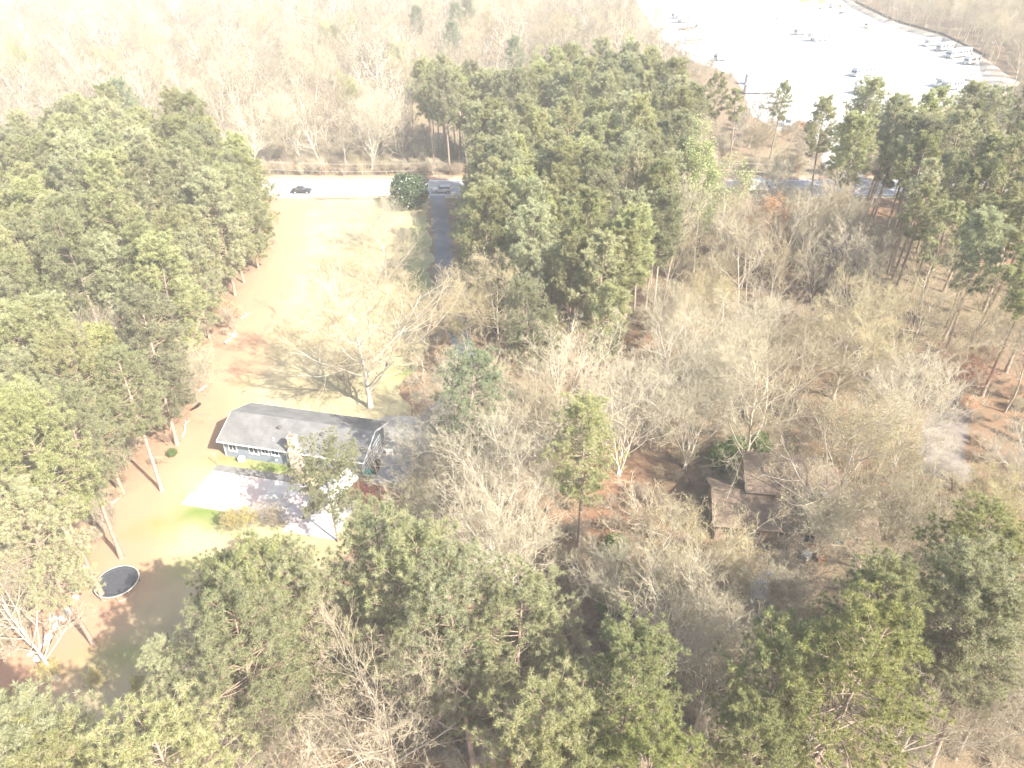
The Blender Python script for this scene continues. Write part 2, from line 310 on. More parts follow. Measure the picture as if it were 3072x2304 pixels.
# ------------------------------------------------------------------ tree growing
def nrm(a): return a/np.maximum(1e-9, np.linalg.norm(a, axis=-1, keepdims=True))
def polyl(g, p0, d0, L, Kp, wob, trop):
    pts = [p0]; d = nrm(d0); up = np.array([0, 0, 1.])
    for k in range(Kp-1):
        d = nrm(d+wob*g.normal(size=d.shape)+trop*up); pts.append(pts[-1]+d*(L/(Kp-1))[:, None])
    return np.stack(pts, 1)
def kids(g, P, Rr, L, n, lo, hi, ang, asd, ratio, taper=.5, rk=.6, equal=False):
    N, Kp, _ = P.shape; s = lo+(hi-lo)*((np.arange(n)[None, :]+g.random((N, n)))/n); q = s*(Kp-1); i = np.minimum(q.astype(int), Kp-2); fr = (q-i)[..., None]
    rows = np.arange(N)[:, None]; a = P[rows, i]; b = P[rows, i+1]; pos = a+(b-a)*fr; t = nrm(b-a)
    ref = nrm(np.cross(t, np.array([.31, .87, .38]))); bi = np.cross(t, ref); az = np.arange(n)[None, :]*2.4+g.random((N, 1))*6.28+g.normal(size=(N, n))*.5
    an = ang+asd*g.normal(size=(N, n)); pr = ref*np.cos(az)[..., None]+bi*np.sin(az)[..., None]
    d = t*np.cos(an)[..., None]+pr*np.sin(an)[..., None]
    ln = (L[:, None] if not equal else np.full((N, 1), equal))*ratio*(1-taper*s)*g.uniform(.65, 1.25, (N, n))
    rr = (Rr[rows, i]*(1-fr[..., 0])+Rr[rows, i+1]*fr[..., 0])*rk
    return pos.reshape(-1, 3), d.reshape(-1, 3), ln.ravel(), rr.ravel(), s.ravel()
def tubes(P, Rr, m):
    N, Kp, _ = P.shape; t = np.empty_like(P); t[:, 1:-1] = P[:, 2:]-P[:, :-2]; t[:, 0] = P[:, 1]-P[:, 0]; t[:, -1] = P[:, -1]-P[:, -2]; t = nrm(t)
    a = nrm(np.cross(t, np.array([.53, -.41, .21]))); b = np.cross(t, a); th = np.arange(m)*2*pi/m
    V = P[:, :, None]+Rr[:, :, None, None]*(a[:, :, None]*np.cos(th)[None, None, :, None]+b[:, :, None]*np.sin(th)[None, None, :, None])
    base = (np.arange(N)*Kp*m)[:, None, None]+(np.arange(Kp-1)*m)[None, :, None]; j = np.arange(m)[None, None, :]; j2 = (j+1) % m
    F = np.stack([base+j, base+j2, base+m+j2, base+m+j], -1).reshape(-1, 4); return V.reshape(-1, 3), F
def taperR(r, Kp, end=.3): return r[:, None]*np.linspace(1, end, Kp)[None, :]
def cat(parts):
    V = []; F = []; o = 0
    for v, f in parts: V.append(v); F.append(f+o); o += len(v)
    return np.concatenate(V), np.concatenate(F)
def leaves(g, pos, n, spread, size, elong=1.6):
    c = np.repeat(pos, n, 0)+g.normal(size=(len(pos)*n, 3))*spread; a = nrm(g.normal(size=c.shape)); b = nrm(np.cross(a, g.normal(size=c.shape))); s = size*g.uniform(.6, 1.3, (len(c), 1))
    V = np.stack([c-a*s*elong*.5, c+b*s*.5, c+a*s*elong*.5, c-b*s*.5], 1).reshape(-1, 3); return V, np.arange(len(V)).reshape(-1, 4)
def ball_leaves(g, c, d, n, ln, wd, sp):
    """needle puffs: n thin blades from each shoot end c, fanned round its direction d"""
    N = len(c); D = nrm(np.repeat(d, n, 0)*sp+nrm(g.normal(size=(N*n, 3)))); cc = np.repeat(c, n, 0); l = ln*g.uniform(.7, 1.15, (N*n, 1))
    sd = nrm(np.cross(D, g.normal(size=D.shape)))*wd*.5; V = np.stack([cc-sd+D*l*.08, cc+sd+D*l*.08, cc+D*l], 1).reshape(-1, 3)
    tint = np.repeat(np.repeat(g.random(N)**2*.9, n), 3); return V, np.arange(len(V)).reshape(-1, 3), tint

def make_bare(seed, h, fork, nl, la, ll, lv=(6, 6, 6, 5), trop=.10, tr=.022, stems=1, wob=.16, leaf=None, tk=1.0, bark='bark', twig='twig', lean=.04):
    """leafless tree: trunk and limbs as one mesh, the finer twigs as crown"""
    g = np.random.default_rng(seed); z0 = np.zeros((stems, 3)); z0[:, :2] = g.normal(size=(stems, 2))*(.25 if stems > 1 else 0); z0[:, 2] = -.25
    d = np.stack([g.normal(size=stems)*(lean+.22*(stems > 1)), g.normal(size=stems)*(lean+.22*(stems > 1)), np.ones(stems)], 1)
    L0 = np.full(stems, h*.86)*g.uniform(.85, 1.05, stems); P0 = polyl(g, z0, d, L0, 10, .055, .05); r0 = np.full(stems, h*tr*.82)*(.7 if stems > 1 else 1); R0 = r0[:, None]*np.linspace(1, .22, 10)[None, :]**1.0
    R0[:, 0] *= 1.35
    big = [tubes(P0, R0, 7)]; fine = []; P, Rr, L = P0, R0, L0
    p, dd, ln, rr, s = kids(g, P0, R0, np.full(stems, h*ll/.8), nl, fork, .97, la, .16, .8, .45, .55); P = polyl(g, p, dd, ln, 8, wob*.9, trop); Rr = taperR(np.maximum(rr, .03), 8, .3); L = ln; big.append(tubes(P, Rr, 5))
    for k, n in enumerate(lv):
        ang = (.75, .75, .7, .65)[min(k, 3)]; p, dd, ln, rr, s = kids(g, P, Rr, L, n, .22, 1.0, ang, .2, (.60, .58, .58, .62)[min(k, 3)], .45, .62)
        last = k == len(lv)-1; Kp = 6 if k == 0 else (4 if k == 1 else (3 if not last else 2))
        P = polyl(g, p, dd, ln, Kp, wob*1.1, trop*.9); Rr = taperR(np.maximum(rr, (.020, .014, .010, .008)[min(k, 3)]*tk), Kp, .45 if not last else .5); L = ln
        (big if k == 0 else fine).append(tubes(P, Rr, 4 if k == 0 else 3))
    res = {'trunk': mesh_np('trunk', *cat(big), bark, smooth=True), 'crown': mesh_np('crown', *cat(fine), twig)}
    if leaf: res['leaf'] = mesh_np('leaf', *leaves(g, P[:, -1], leaf[1], leaf[2], leaf[3]), leaf[0])
    return res
def make_pine(seed, h, cb, cr, nb, ns, blades, bl, bw, tip=True, snag=6, step=(.45, .72, 1.), sp=1.0):
    g = np.random.default_rng(seed); z0 = np.array([[0, 0, -.25]]); P0 = polyl(g, z0, np.array([[g.normal()*.02, g.normal()*.02, 1.]]), np.array([h]), 14, .012, .03)
    R0 = (h*.0115)*np.linspace(1, .16, 14)[None, :]**.9; R0[:, 0] *= 1.3; big = [tubes(P0, R0, 8)]
    p, dd, ln, rr, s = kids(g, P0, R0, np.array([1.]), nb, cb, .985, 1.2, .1, 1, 0, .42)
    u = (s-cb)/(1-cb); up = np.where(u > .55, .25+1.0*(u-.55), .02+.15*u)
    d = dd.copy(); d[:, 2] = 0; d = nrm(d); d[:, 2] = up*1.3; pr = np.where(u < .38, .62+.38*u/.38, np.sqrt(np.maximum(.03, 1-((u-.38)/.66)**2)))
    ln = cr*pr*g.uniform(.62, 1.2, len(p)); P = polyl(g, p, d, ln, 6, .10, .07); Rr = taperR(np.clip(rr, .03, .09), 6, .3); big.append(tubes(P, Rr, 4))
    p2, d2, l2, r2, s2 = kids(g, P, Rr, ln, ns, .3, .98, .85, .2, .42, .55, .6); l2 = np.clip(l2, .35, 1.9); P2 = polyl(g, p2, d2, l2, 4, .16, .12); Rr2 = taperR(np.clip(r2, .012, .03), 4, .5); big.append(tubes(P2, Rr2, 3))
    cs = []; ds = []
    for q in step:
        i = q*3; k = min(int(i), 2); cs.append(P2[:, k]+(P2[:, k+1]-P2[:, k])*(i-k)); ds.append(nrm(P2[:, k+1]-P2[:, k]))
    cs.append(P[:, -1]); ds.append(nrm(P[:, -1]-P[:, -2])); cs.append(P0[:, -1]); ds.append(np.array([[0, 0, 1.]]))
    c = np.concatenate(cs); dd = np.concatenate(ds)+np.array([0, 0, .45]); c = c+g.normal(size=c.shape)*.10
    V, F, T = ball_leaves(g, c, nrm(dd), blades, bl, bw, sp)
    if snag:   # dead stubs below the crown
        p, d3, _, rr, s = kids(g, P0, R0, np.array([1.]), snag, .3, cb+.08, 1.35, .15, 1, 0, .3); ln = g.uniform(.6, 2.4, len(p)); big.append(tubes(polyl(g, p, d3, ln, 4, .14, -.02), taperR(np.clip(rr, .02, .045), 4, .4), 4))
    return {'trunk': mesh_np('trunk', *cat(big), 'pinebark', smooth=True), 'crown': mesh_np('crown', V, F, 'needle', attr={'tint': T})}
def make_leafy(seed, h, rx, n, size, m, twigs=True, z0=.2):
    """evergreen mass of broad leaves on a short trunk"""
    g = np.random.default_rng(seed); c = nrm(g.normal(size=(n, 3))); rad = g.random(n)**.22
    nn = np.array([mnoise.noise(Vector(v)*1.9+Vector((seed, 0, 0)))*.34+mnoise.noise(Vector(v)*4.5)*.2 for v in c]); c = c*(rad*(1+nn))[:, None]
    c = c*np.array([rx, rx, h*.5])+np.array([0, 0, h*.5+z0]); c[:, 2] = np.maximum(c[:, 2], .15)
    a = nrm(g.normal(size=c.shape)+np.array([0, 0, .8])); V, F = leaves(g, c, 2, .12, size); k = len(V)//4
    P0 = polyl(g, np.array([[0, 0, -.2]]*3), g.normal(size=(3, 3))*.25+np.array([0, 0, 1.]), np.full(3, h*.85), 7, .08, .05); R0 = taperR(np.full(3, h*.018), 7, .2); big = [tubes(P0, R0, 6)]
    p, d, ln, rr, s = kids(g, P0, R0, np.full(3, h*.45), 12, .15, .95, 1.1, .2, 1., .4); big.append(tubes(polyl(g, p, d, np.minimum(ln, rx*.75), 5, .14, .05), taperR(rr, 5, .3), 4))
    return {'trunk': mesh_np('trunk', *cat(big), 'bark'), 'crown': mesh_np('crown', V, F, m, attr={'tint': np.repeat(g.random(k)**3*.8, 4)})}

PINE_N = [make_pine(11+i, 24+i*.8, (.40, .46, .36)[i], (5.0, 4.5, 5.3)[i], 96, 9, 44, .37, .042, snag=10, step=(.55, 1.), sp=.45) for i in range(3)]
PINE_M = [make_pine(31+i, (23, 25, 22, 24)[i], (.40, .50, .44, .56)[i], (4.3, 4.0, 4.5, 3.8)[i], 66, 9, 22, .55, .068, step=(.4, .7, 1.)) for i in range(4)]
PINE_T = [make_pine(51+i, (24, 26)[i], (.56, .62)[i], (3.6, 3.4)[i], 34, 9, 22, .52, .068, snag=14, step=(.4, .7, 1.)) for i in range(2)]
PINE_P = make_pine(61, 12.5, .5, 5.2, 50, 12, 26, .38, .045, snag=8)
PINE_E = [make_pine(63, 20, .16, 4.6, 96, 9, 22, .55, .068, step=(.4, .7, 1.), snag=4), make_pine(64, 22, .22, 4.4, 96, 9, 22, .55, .068, step=(.4, .7, 1.), snag=4)]
OAK = [make_bare(71, 18, .16, 18, .80, .86, (8, 7, 6, 5), .10, .019, lean=.02), make_bare(72, 16, .20, 16, .95, .88, (8, 6, 6, 4), .10, .019), make_bare(73, 17, .24, 16, .92, .86, (8, 6, 6, 4), .11, .018, bark='palebark', twig='paletwig')]
VASE = [make_bare(81, 16, .16, 12, .62, .72, (7, 6, 5, 3), .11, .013, stems=3, bark='palebark', twig='paletwig'), make_bare(82, 14, .18, 13, .70, .74, (8, 6, 5, 4), .10, .014, stems=2), make_bare(83, 17, .24, 16, .75, .70, (8, 6, 6, 4), .11, .017)]
BUDDY = [make_bare(91, 15, .18, 16, .95, .85, (7, 6, 5, 4), .09, .017, leaf=('bud', 2, .16, .062)), make_bare(92, 13, .16, 12, .8, .80, (7, 6, 5, 3), .10, .014, stems=2, leaf=('bud', 2, .16, .062))]
SLIM = [make_bare(101+i, (19, 21, 17)[i], (.36, .44, .30)[i], (14, 13, 14)[i], .70, .42, (7, 6, 5), .14, .010, tk=1.4) for i in range(3)]
SMALL = [make_bare(111, 7.5, .10, 10, .7, .75, (7, 6, 5), .09, .011, stems=3, tk=1.1), make_bare(112, 6, .1, 9, .75, .75, (6, 6, 5), .09, .011, stems=3, tk=1.1, leaf=('yellow_leaf', 2, .08, .07))]
LIME = [make_bare(121, 17, .22, 14, .65, .58, (7, 6, 5), .12, .013, tk=1.2, leaf=('lime', 5, .25, .15)), make_bare(122, 10, .12, 10, .7, .7, (7, 6, 5), .10, .013, stems=2, tk=1.1, leaf=('lime', 3, .16, .13))]
FARB = [make_bare(131+i, (15, 17, 13, 16)[i], (.18, .30, .14, .34)[i], (13, 13, 10, 12)[i], (.85, .65, .85, .6)[i], (.78, .54, .78, .5)[i], (6, 5, 3), .10, .014, tk=2.0, stems=(1, 1, 2, 1)[i], bark='palebark' if i == 1 else 'bark', twig='fartwig') for i in range(4)]
SHRUB = [make_bare(141, 2.6, .05, 7, .8, .8, (6, 5), .08, .010, stems=5, tk=1.0, bark='brushtwig', twig='brushtwig'), make_bare(142, 4.2, .1, 7, .7, .75, (6, 5, 3), .1, .009, stems=4, tk=.9, bark='bark', twig='twig')]
MAGN = make_leafy(151, 8.2, 4.3, 5200, .30, 'magnolia'); EVER = make_leafy(152, 3.0, 1.8, 1500, .16, 'ivy'); REDS = make_leafy(153, 2.0, 2.2, 1500, .12, 'red_leaf'); BROWNS = make_leafy(154, 3.4, 2.6, 1800, .16, 'orange_leaf')

def plant(name, meshes, loc, s, label, group=None, cat_='tree', rz=None, over=None, sz=None, tilt=.03):
    t = thing(name, label, cat_, (loc[0], loc[1], loc[2] if len(loc) > 2 else 0), rnd.random()*6.28 if rz is None else rz, group)
    t.rotation_euler.x = rnd.gauss(0, tilt); t.rotation_euler.y = rnd.gauss(0, tilt); t.scale = (s, s, sz or s*rnd.uniform(.93, 1.08))
    for k in ('trunk', 'crown', 'leaf'):
        if k in meshes:
            o = link({'leaf': 'foliage'}.get(k, k), meshes[k], t)
            if over and k in over: o.material_slots[0].link = 'OBJECT'; o.material_slots[0].material = M[over[k]]
    return t
def hgt(meshes): return max(v for v in (max(c[2] for c in m.bound) for m in ()))if 0 else 0

# ------------------------------------------------------------------ buildings' footprints (used to keep trees off them)
H1 = dict(o=np.array([-38.2, 74.5]), a=R(-12.5), L=20.2, W=8.7)
H2 = dict(o=np.array([22.6, 59.4]), a=R(-7), L=18.5, W=9.5)
def loc_in(Hh, x, y, pad=1.5):
    d = np.array([x, y])-Hh['o']; u = d[0]*cos(Hh['a'])+d[1]*sin(Hh['a']); v = -d[0]*sin(Hh['a'])+d[1]*cos(Hh['a'])
    return -pad < u < Hh['L']+pad and -pad < v < Hh['W']+pad
patio_rect = dict(o=np.array([-39.7, 66.3]), a=R(-12.5), L=21, W=7.6)
def blocked(x, y, pad=1.2):
    if ROAD0-2.2 < y < ROAD1+2.6: return True
    if loc_in(H1, x, y, pad) or loc_in(H2, x, y, pad) or loc_in(patio_rect, x, y, .5): return True
    if loc_in(dict(o=H2['o']+np.array([-4, -9]), a=H2['a'], L=16, W=9), x, y, 0): return True
    if inpoly(x, y, lawn_poly) or inpoly(x, y, pad_poly) or inpoly(x, y, lot_poly) or inpoly(x, y, bank_poly): return True
    if -18 < x < -8.5 and 142 < y < 174: return True
    if 46 < x < 76 and 152 < y < 174 and rnd.random() < .85: return True
    if inpoly(x, y, apron_poly) or inpoly(x, y, gravel2): return True
    if inpoly(x, y, verge_poly) and rnd.random() < .8: return True
    return dseg(x, y, drive_line) < (4.5 if pad > 1 else 2.2)
taken = []
def free(x, y, r): return all((x-a)**2+(y-b)**2 > (r*.5+c*.5)**2 for a, b, c in taken)

# ------------------------------------------------------------------ trees that stand out
def topz(me):
    a = np.empty(len(me.vertices)*3, np.float32); me.vertices.foreach_get('co', a); return float(a[2::3].max())
def hand(name, meshes, xy, zc, s, label, sp=6, over=None, rz=None, base=None, cat_='tree', group=None):
    hh = topz(meshes['crown'])*s
    p = VG(*xy, hh*(.85 if 'pine' in name else .6))[:2] if base is None else base
    taken.append((p[0], p[1], sp)); return plant(name, meshes, p, s, label, group, cat_, rz, over)
PT = 'pine_tree'; BT = 'bare_tree'
hand(BT, OAK[0], None, 0, 1.05, 'broad spreading leafless oak on the pale lawn behind the grey-roofed house', 10, base=(-20.4, 85.8), rz=.4, over={'trunk': 'palebark'}).scale = (1.32, 1.32, 1.1)
hand(BT, VASE[2], None, 0, .42, 'small dark leafless tree beside the trunk of the broad oak', 2, base=(-23.6, 88.5))
hand(BT, OAK[1], None, 0, .72, 'leafless tree on the lawn edge beside the middle of the asphalt driveway', 8, base=(-23.2, 121.5))
hand(BT, OAK[2], None, 0, .66, 'pale leafless tree between the driveway and the dark magnolia', 6, base=(-26.5, 141))
hand('magnolia_tree', MAGN, None, 0, 1.0, 'dark glossy evergreen magnolia at the road end of the driveway', 8, base=(-23.8, 165.5))
hand(PT, PINE_P, None, 0, .92, 'lone pine with a dark forked trunk leaning over the white patio', 6, base=(-19.9, 59.6))
hand('budding_tree', BUDDY[0], (1075, 600), 9.5, 1.0, 'yellowish budding tree crowding the bend of the driveway', 8)
hand('budding_tree', BUDDY[1], (1010, 670), 7, .75, 'low yellowish budding tree right of the driveway bend', 5)
hand(PT, PINE_N[2], (990, 790), 12.5, .86, 'blue-green pine with low boughs beside the parking pad behind the house', 6, over={'crown': 'needle_blue'})
hand(PT, PINE_N[0], (1150, 640), 16, .80, 'full round pine in front of the yellowish budding tree', 6)
hand(PT, PINE_N[1], (1185, 690), 13, .62, 'short rounded pine below the full round pine among bare trees', 5)
hand(PT, PINE_M[0], (1310, 640), 15, .80, 'narrow pine alone among leafless trees in the middle of the wood', 5)
hand(PT, PINE_N[1], (1270, 910), 14, .86, 'ragged pine with ivy hanging low between pale leafless trees', 6)
hand(BT, OAK[2], (1200, 790), 10, .98, 'large pale fan-shaped leafless tree right of the blue-green pine', 9)
hand(BT, OAK[2], (1455, 740), 10, 1.0, 'tall cream-coloured leafless tree with white limbs in the middle of the wood', 8, rz=2.)
hand(BT, VASE[0], (1240, 600), 10, .8, 'slender leafless tree between two pines in the middle of the wood', 6)
hand(BT, VASE[0], (1060, 1040), 8.5, .98, 'white-limbed many-stemmed tree behind the near clump of pines', 7)
hand(BT, VASE[0], (1110, 1120), 7, .86, 'low pale tangle of leafless limbs over the near pine clump', 6, rz=3)
hand(BT, VASE[1], (960, 960), 8, .85, 'leafless tree reaching its limbs over the parking pad', 6)
hand(BT, SMALL[0], (890, 1070), 4, 1.1, 'small leafless tree among red shrubs by the patio', 4)
hand(BT, OAK[1], (1650, 830), 9.5, .95, 'grey-limbed leafless tree with a thick forked trunk behind the brown-roofed house', 8)
hand(BT, OAK[0], (1850, 690), 10.5, .95, 'wide rounded leafless tree with a hazy tan crown behind the brown-roofed house', 9)
hand(BT, OAK[1], (1990, 660), 10.5, 1.0, 'wide leafless tree between the hazy tan crown and the right-hand pines', 9)
hand(BT, VASE[2], (1740, 760), 10, .9, 'leafless tree with bent white trunk standing before the hazy tan crown', 7)
hand('budding_tree', BUDDY[0], (1840, 960), 9, 1.05, 'broad yellow-green budding tree arching over the brown roof', 8)
hand(BT, VASE[1], (1960, 1090), 7, .9, 'leafless tree at the right end of the brown-roofed house', 6)
hand(BT, VASE[0], (1800, 1090), 7, .60, 'thin white-limbed tree leaning across the front of the brown roof', 5)
hand('budding_tree', BUDDY[1], (1520, 1210), 7.5, .95, 'bushy tan budding tree at the near left corner of the brown-roofed house', 7)
hand(BT, VASE[0], (1440, 1330), 9, .82, 'bright cream leafless tree with knobbly upright limbs among the near pines', 6)
hand(BT, VASE[0], (1340, 1270), 9, .55, 'small bright cream leafless tree beside the knobbly upright one', 4, rz=1)
hand(BT, VASE[2], (1540, 1420), 8, .8, 'pale many-stemmed tree between two near pines', 5)
hand(BT, OAK[1], (825, 1490), 9, .95, 'wide tan leafless tree at the foot of the near pine clump', 8)
hand(BT, VASE[1], (610, 1530), 9, .95, 'pale leafless tree rising below the leaning pine trunk', 6)
hand(BT, VASE[1], (1760, 1530), 6, .8, 'tangled tan leafless tree below the yellow-green near pines', 6)
hand(BT, OAK[1], (2000, 1520), 6.5, .72, 'grey dome-shaped leafless tree on the brown forest floor', 6)
hand(BT, VASE[2], (2160, 1480), 8, .8, 'twisted grey leafless tree beside the thick leaning pine trunk', 6)
hand(BT, SMALL[0], (1690, 1250), 3.6, 1.1, 'small rounded leafless tree beside the parked grey pickup', 4)
hand('red_budding_tree', SMALL[0], (2085, 790), 6, 1.1, 'small red-budded tree by the gravel track', 4, over={'crown': 'red_leaf'})
hand('orange_budding_tree', LIME[1], (1670, 490), 6.5, 1.15, 'orange-brown budding tree beside the road near the box truck', 7, over={'leaf': 'orange_leaf'})
hand('lime_tree', LIME[0], (1525, 410), 12, 1.3, 'tall lime-green spring tree beside the road by the box truck', 7)
hand('lime_tree', LIME[0], (1355, 118), 11, 1.0, 'lime-green tree behind the pines nearest the trailer lot', 7)
hand('lime_tree', LIME[0], (1145, 148), 11, .85, 'bright lime-green tree rising behind the middle pines', 7)
hand('lime_tree', LIME[1], (700, 75), 6, 1.3, 'pale green tree deep in the far leafless wood', 7)
hand('lime_tree', LIME[0], (40, 130), 9, .9, 'washed-out pale green tree among far leafless trees', 7)
hand('white_pine_tree', PINE_M[2], (255, 200), 13, .98, 'blue-green feathery pine behind the left pine stand', 7, over={'crown': 'needle_blue'})
hand('white_pine_tree', PINE_M[0], (285, 215), 9, .70, 'shorter blue-green pine touching the feathery one', 4, over={'crown': 'needle_blue'})
hand('red_budding_tree', REDS, (280, 232), 6, 1.2, 'small red tree top in front of the blue-green feathery pine', 3)
for xy, lb in (((900, 28), 'dark conifer rising from the far leafless wood'), ((985, 20), 'pair of dark conifer tops beside the far lone conifer'), ((975, 62), 'short dark conifer below the far conifer pair'), ((1115, 95), 'dark bushy conifer between the lime-green trees'), ((1010, 8), 'distant dark conifer on the upper edge of the far wood')):
    hand(PT, PINE_M[rnd.randrange(3)], xy, 14, .85, lb, 6, over={'crown': 'needle_blue'})
for i, (xy, s, lb) in enumerate((((1545, 185), .95, 'tall pine with a ragged top at the lot edge behind the lime-green tree'), ((1600, 205), .82, 'shorter pine beside the ragged-topped one at the lot edge'), ((1692, 195), .88, 'slender pine with a small tuft crown standing before the white lot'), ((1792, 245), .9, 'round-topped pine between the white lot and the box truck'))):
    hand(PT, PINE_T[i % 2] if i != 3 else PINE_M[1], xy, 18, s, lb, 5)
for xy, zc, s, i, lb, ov in (
    ((560, 1245), 16, .92, 0, 'rounded pine at the left end of the near clump, below the patio', None), ((670, 1250), 17, .86, 2, 'bright rounded pine of the near clump below the canopy', None), ((815, 1195), 18, .86, 2, 'highest pine of the near clump right of the canopy', None),
    ((900, 1200), 17, 1.0, 0, 'full pine in the middle of the near clump', None), ((1000, 1260), 16, .98, 2, 'pine of the near clump with brown limbs showing', None), ((1120, 1290), 15, .90, 2, 'pine at the right end of the near clump by the ivy trunks', None),
    ((480, 1290), 15, .76, 1, 'pine with bare white lower limbs beside the trampoline', None),
    ((400, 1400), 14, .66, 2, 'pine shading the trampoline and the narrow end of the lawn', None), ((500, 1370), 14, .92, 0, 'pine with a long leaning trunk between trampoline and wide tan tree', None), ((110, 1600), 16, .95, 1, 'large bushy pine at the narrow end of the lawn', None), ((20, 1650), 15, .95, 0, 'bushy pine at the far narrow tip of the lawn', None),
    ((330, 1600), 13, .9, 2, 'pine with dead lower limbs below the lawn tip', None), ((1160, 1520), 16, .92, 2, 'large round-headed pine standing alone in front of the fallen log', None), ((1240, 1640), 14, .85, 0, 'pine below the round-headed one, on the brown forest floor', None), ((1370, 1460), 15, .86, 1, 'pine with a pale ivy-clad trunk right of the round-headed pine', None),
    ((1410, 1610), 13, .80, 2, 'thin pine under the pale ivy-clad one', 'needle_yellow'), ((1670, 1470), 15, .84, 0, 'yellow-green pine left of the pair behind the grey dome tree', 'needle_yellow'), ((1830, 1400), 15, .95, 2, 'broad yellow-green pine with spreading boughs on the brown slope', 'needle_yellow'),
    ((1900, 1270), 16, .90, 1, 'green pine right of the parked pickup', None), ((2150, 1140), 17, .95, 0, 'large sunlit pine right of the brown-roofed house', 'needle_yellow'), ((2110, 1270), 16, .88, 2, 'pine below the large sunlit one by the thick trunk', None), ((2195, 1340), 15, .85, 1, 'dark pine over the thick leaning trunk on the brown slope', None),
    ((1640, 1600), 12, .7, 1, 'short yellowish pine among tangled tan branches', 'needle_yellow')):
    hand(PT, PINE_N[i], xy, zc, s, lb, 5, over={'crown': ov} if ov else None)
for xy, s, lb in (((55, 930), 1.0, 'pine with a long bare white trunk at the left edge of the clay bank'), ((20, 880), .95, 'pine with pale dead limbs on the clay bank'), ((120, 870), .95, 'pine above the bare trunks on the clay bank'), ((50, 1090), .85, 'pine with forked pale trunks beside the stone edging'), ((150, 770), .9, 'pine leaning over the clay edge opposite the house'), ((250, 780), .85, 'pine nearest the house on the clay edge of the lawn')):
    hand(PT, PINE_N[rnd.randrange(3)], xy, 17, s, lb, 5)
hand(BT, VASE[2], (35, 1310), 8, .8, 'brown leafless tree on the clay bank beside the stone edging', 5)
hand(BT, VASE[0], (365, 540), 12, .85, 'cream leafless tree among white trunks inside the left pine stand', 5)
hand(BT, VASE[1], (230, 720), 13, .85, 'mauve-brown leafless tree inside the left pine stand', 6)
hand(BT, VASE[1], (290, 770), 12, .75, 'second mauve-brown leafless tree beside the one inside the left pine stand', 5)
hand(BT, SMALL[0], (400, 790), 5, 1.1, 'low leafless tree tangled among pines on the clay edge', 4)
hand(BT, OAK[1], (1345, 450), 11, 1.05, 'large tan leafless tree growing among the middle pines', 9)
hand(BT, VASE[0], (790, 250), 10, 1.1, 'sprawling white-limbed leafless tree beyond the road', 8)
hand(BT, VASE[0], (640, 262), 8, .9, 'white-limbed leafless tree leaning beyond the road behind the left stand', 7)
hand(BT, OAK[2], (460, 160), 9, 1.0, 'pale twisted leafless tree with green moss beyond the left stand', 8)
hand(BT, OAK[2], (530, 270), 7, .8, 'leaning bleached leafless tree by the far tan clearing', 7)
hand(BT, OAK[2], (1860, 330), 11, 1.0, 'grey leafless tree standing between the road and the trailer lot', 8)
hand(BT, OAK[1], (1830, 440), 9, .9, 'grey spreading leafless tree on the near verge of the road by the box truck', 7)

for k, xy in enumerate(((120, 60), (330, 90), (560, 60), (640, 130), (770, 60), (860, 120), (1060, 40), (1230, 60), (420, 30), (220, 140), (930, 150), (740, 190))):
    hand('lime_tree', LIME[k % 2], xy, 9, (.75, 1.1)[k % 2], 'pale green budding tree among the leafless trees beyond the road', 6, over={'leaf': 'bud' if k % 3 == 0 else 'lime'}, group='pale green trees beyond the road')
# ------------------------------------------------------------------ stands of trees
fill = []
def stand(poly, zc, sp, meshes, s0, s1, name, label, group, over=None, jitter=.42, prob=1., seed=1, big=0):
    r = random.Random(seed); W = [VG(x, max(y, -60), zc) for x, y in poly]; x0, x1 = min(p[0] for p in W), max(p[0] for p in W); y0, y1 = min(p[1] for p in W), min(620, max(p[1] for p in W))
    y = y0; row = 0
    while y < y1:
        x = x0+(row % 2)*sp/2
        while x < x1:
            X = x+r.uniform(-1, 1)*sp*jitter; Y = y+r.uniform(-1, 1)*sp*jitter; x += sp
            if r.random() > prob: continue
            pv = PV(X, Y, zc)
            if not inpoly(pv[0], pv[1], poly) or blocked(X, Y) or not free(X, Y, sp*.62): continue
            taken.append((X, Y, sp*.62)); edge = name == 'pine_tree' and (dseg(X, Y, lawn_left) < 8 or dseg(X, Y, drive_line) < 10)
            fill.append((math.hypot(X, Y), name, r.choice(PINE_E if edge else meshes), (X, Y), r.uniform(s0, s1), label(X, Y, edge) if callable(label) else label, group, over, len(fill)))
        y += sp*.87; row += 1
A = [(-120, 300), (60, 268), (120, 250), (220, 240), (320, 255), (430, 275), (520, 295), (585, 345), (615, 400), (615, 470), (605, 540), (590, 600), (530, 640), (460, 690), (450, 750), (430, 790), (380, 820), (300, 830), (180, 820), (100, 840), (-120, 860)]
B = [(915, 190), (960, 150), (1040, 165), (1110, 190), (1180, 150), (1290, 125), (1400, 130), (1475, 185), (1475, 260), (1480, 340), (1440, 420), (1450, 500), (1400, 575), (1280, 570), (1180, 560), (1090, 550), (1010, 520), (975, 440), (965, 370), (950, 280)]
Cc = [(1740, 285), (1830, 250), (1900, 235), (1960, 195), (2100, 205), (2340, 260), (2340, 600), (2200, 590), (2130, 560), (2050, 500), (1980, 430), (1930, 380), (1850, 330)]
def lab_a(x, y, e):
    w = 'at the road end of' if y > 145 else ('halfway along' if y > 110 else ('opposite the broad oak in' if y > 85 else 'opposite the grey-roofed house in'))
    return ('pine with low boughs on the lawn edge, %s the left stand' if e else 'pine inside the crowded green crowns %s the left stand') % w
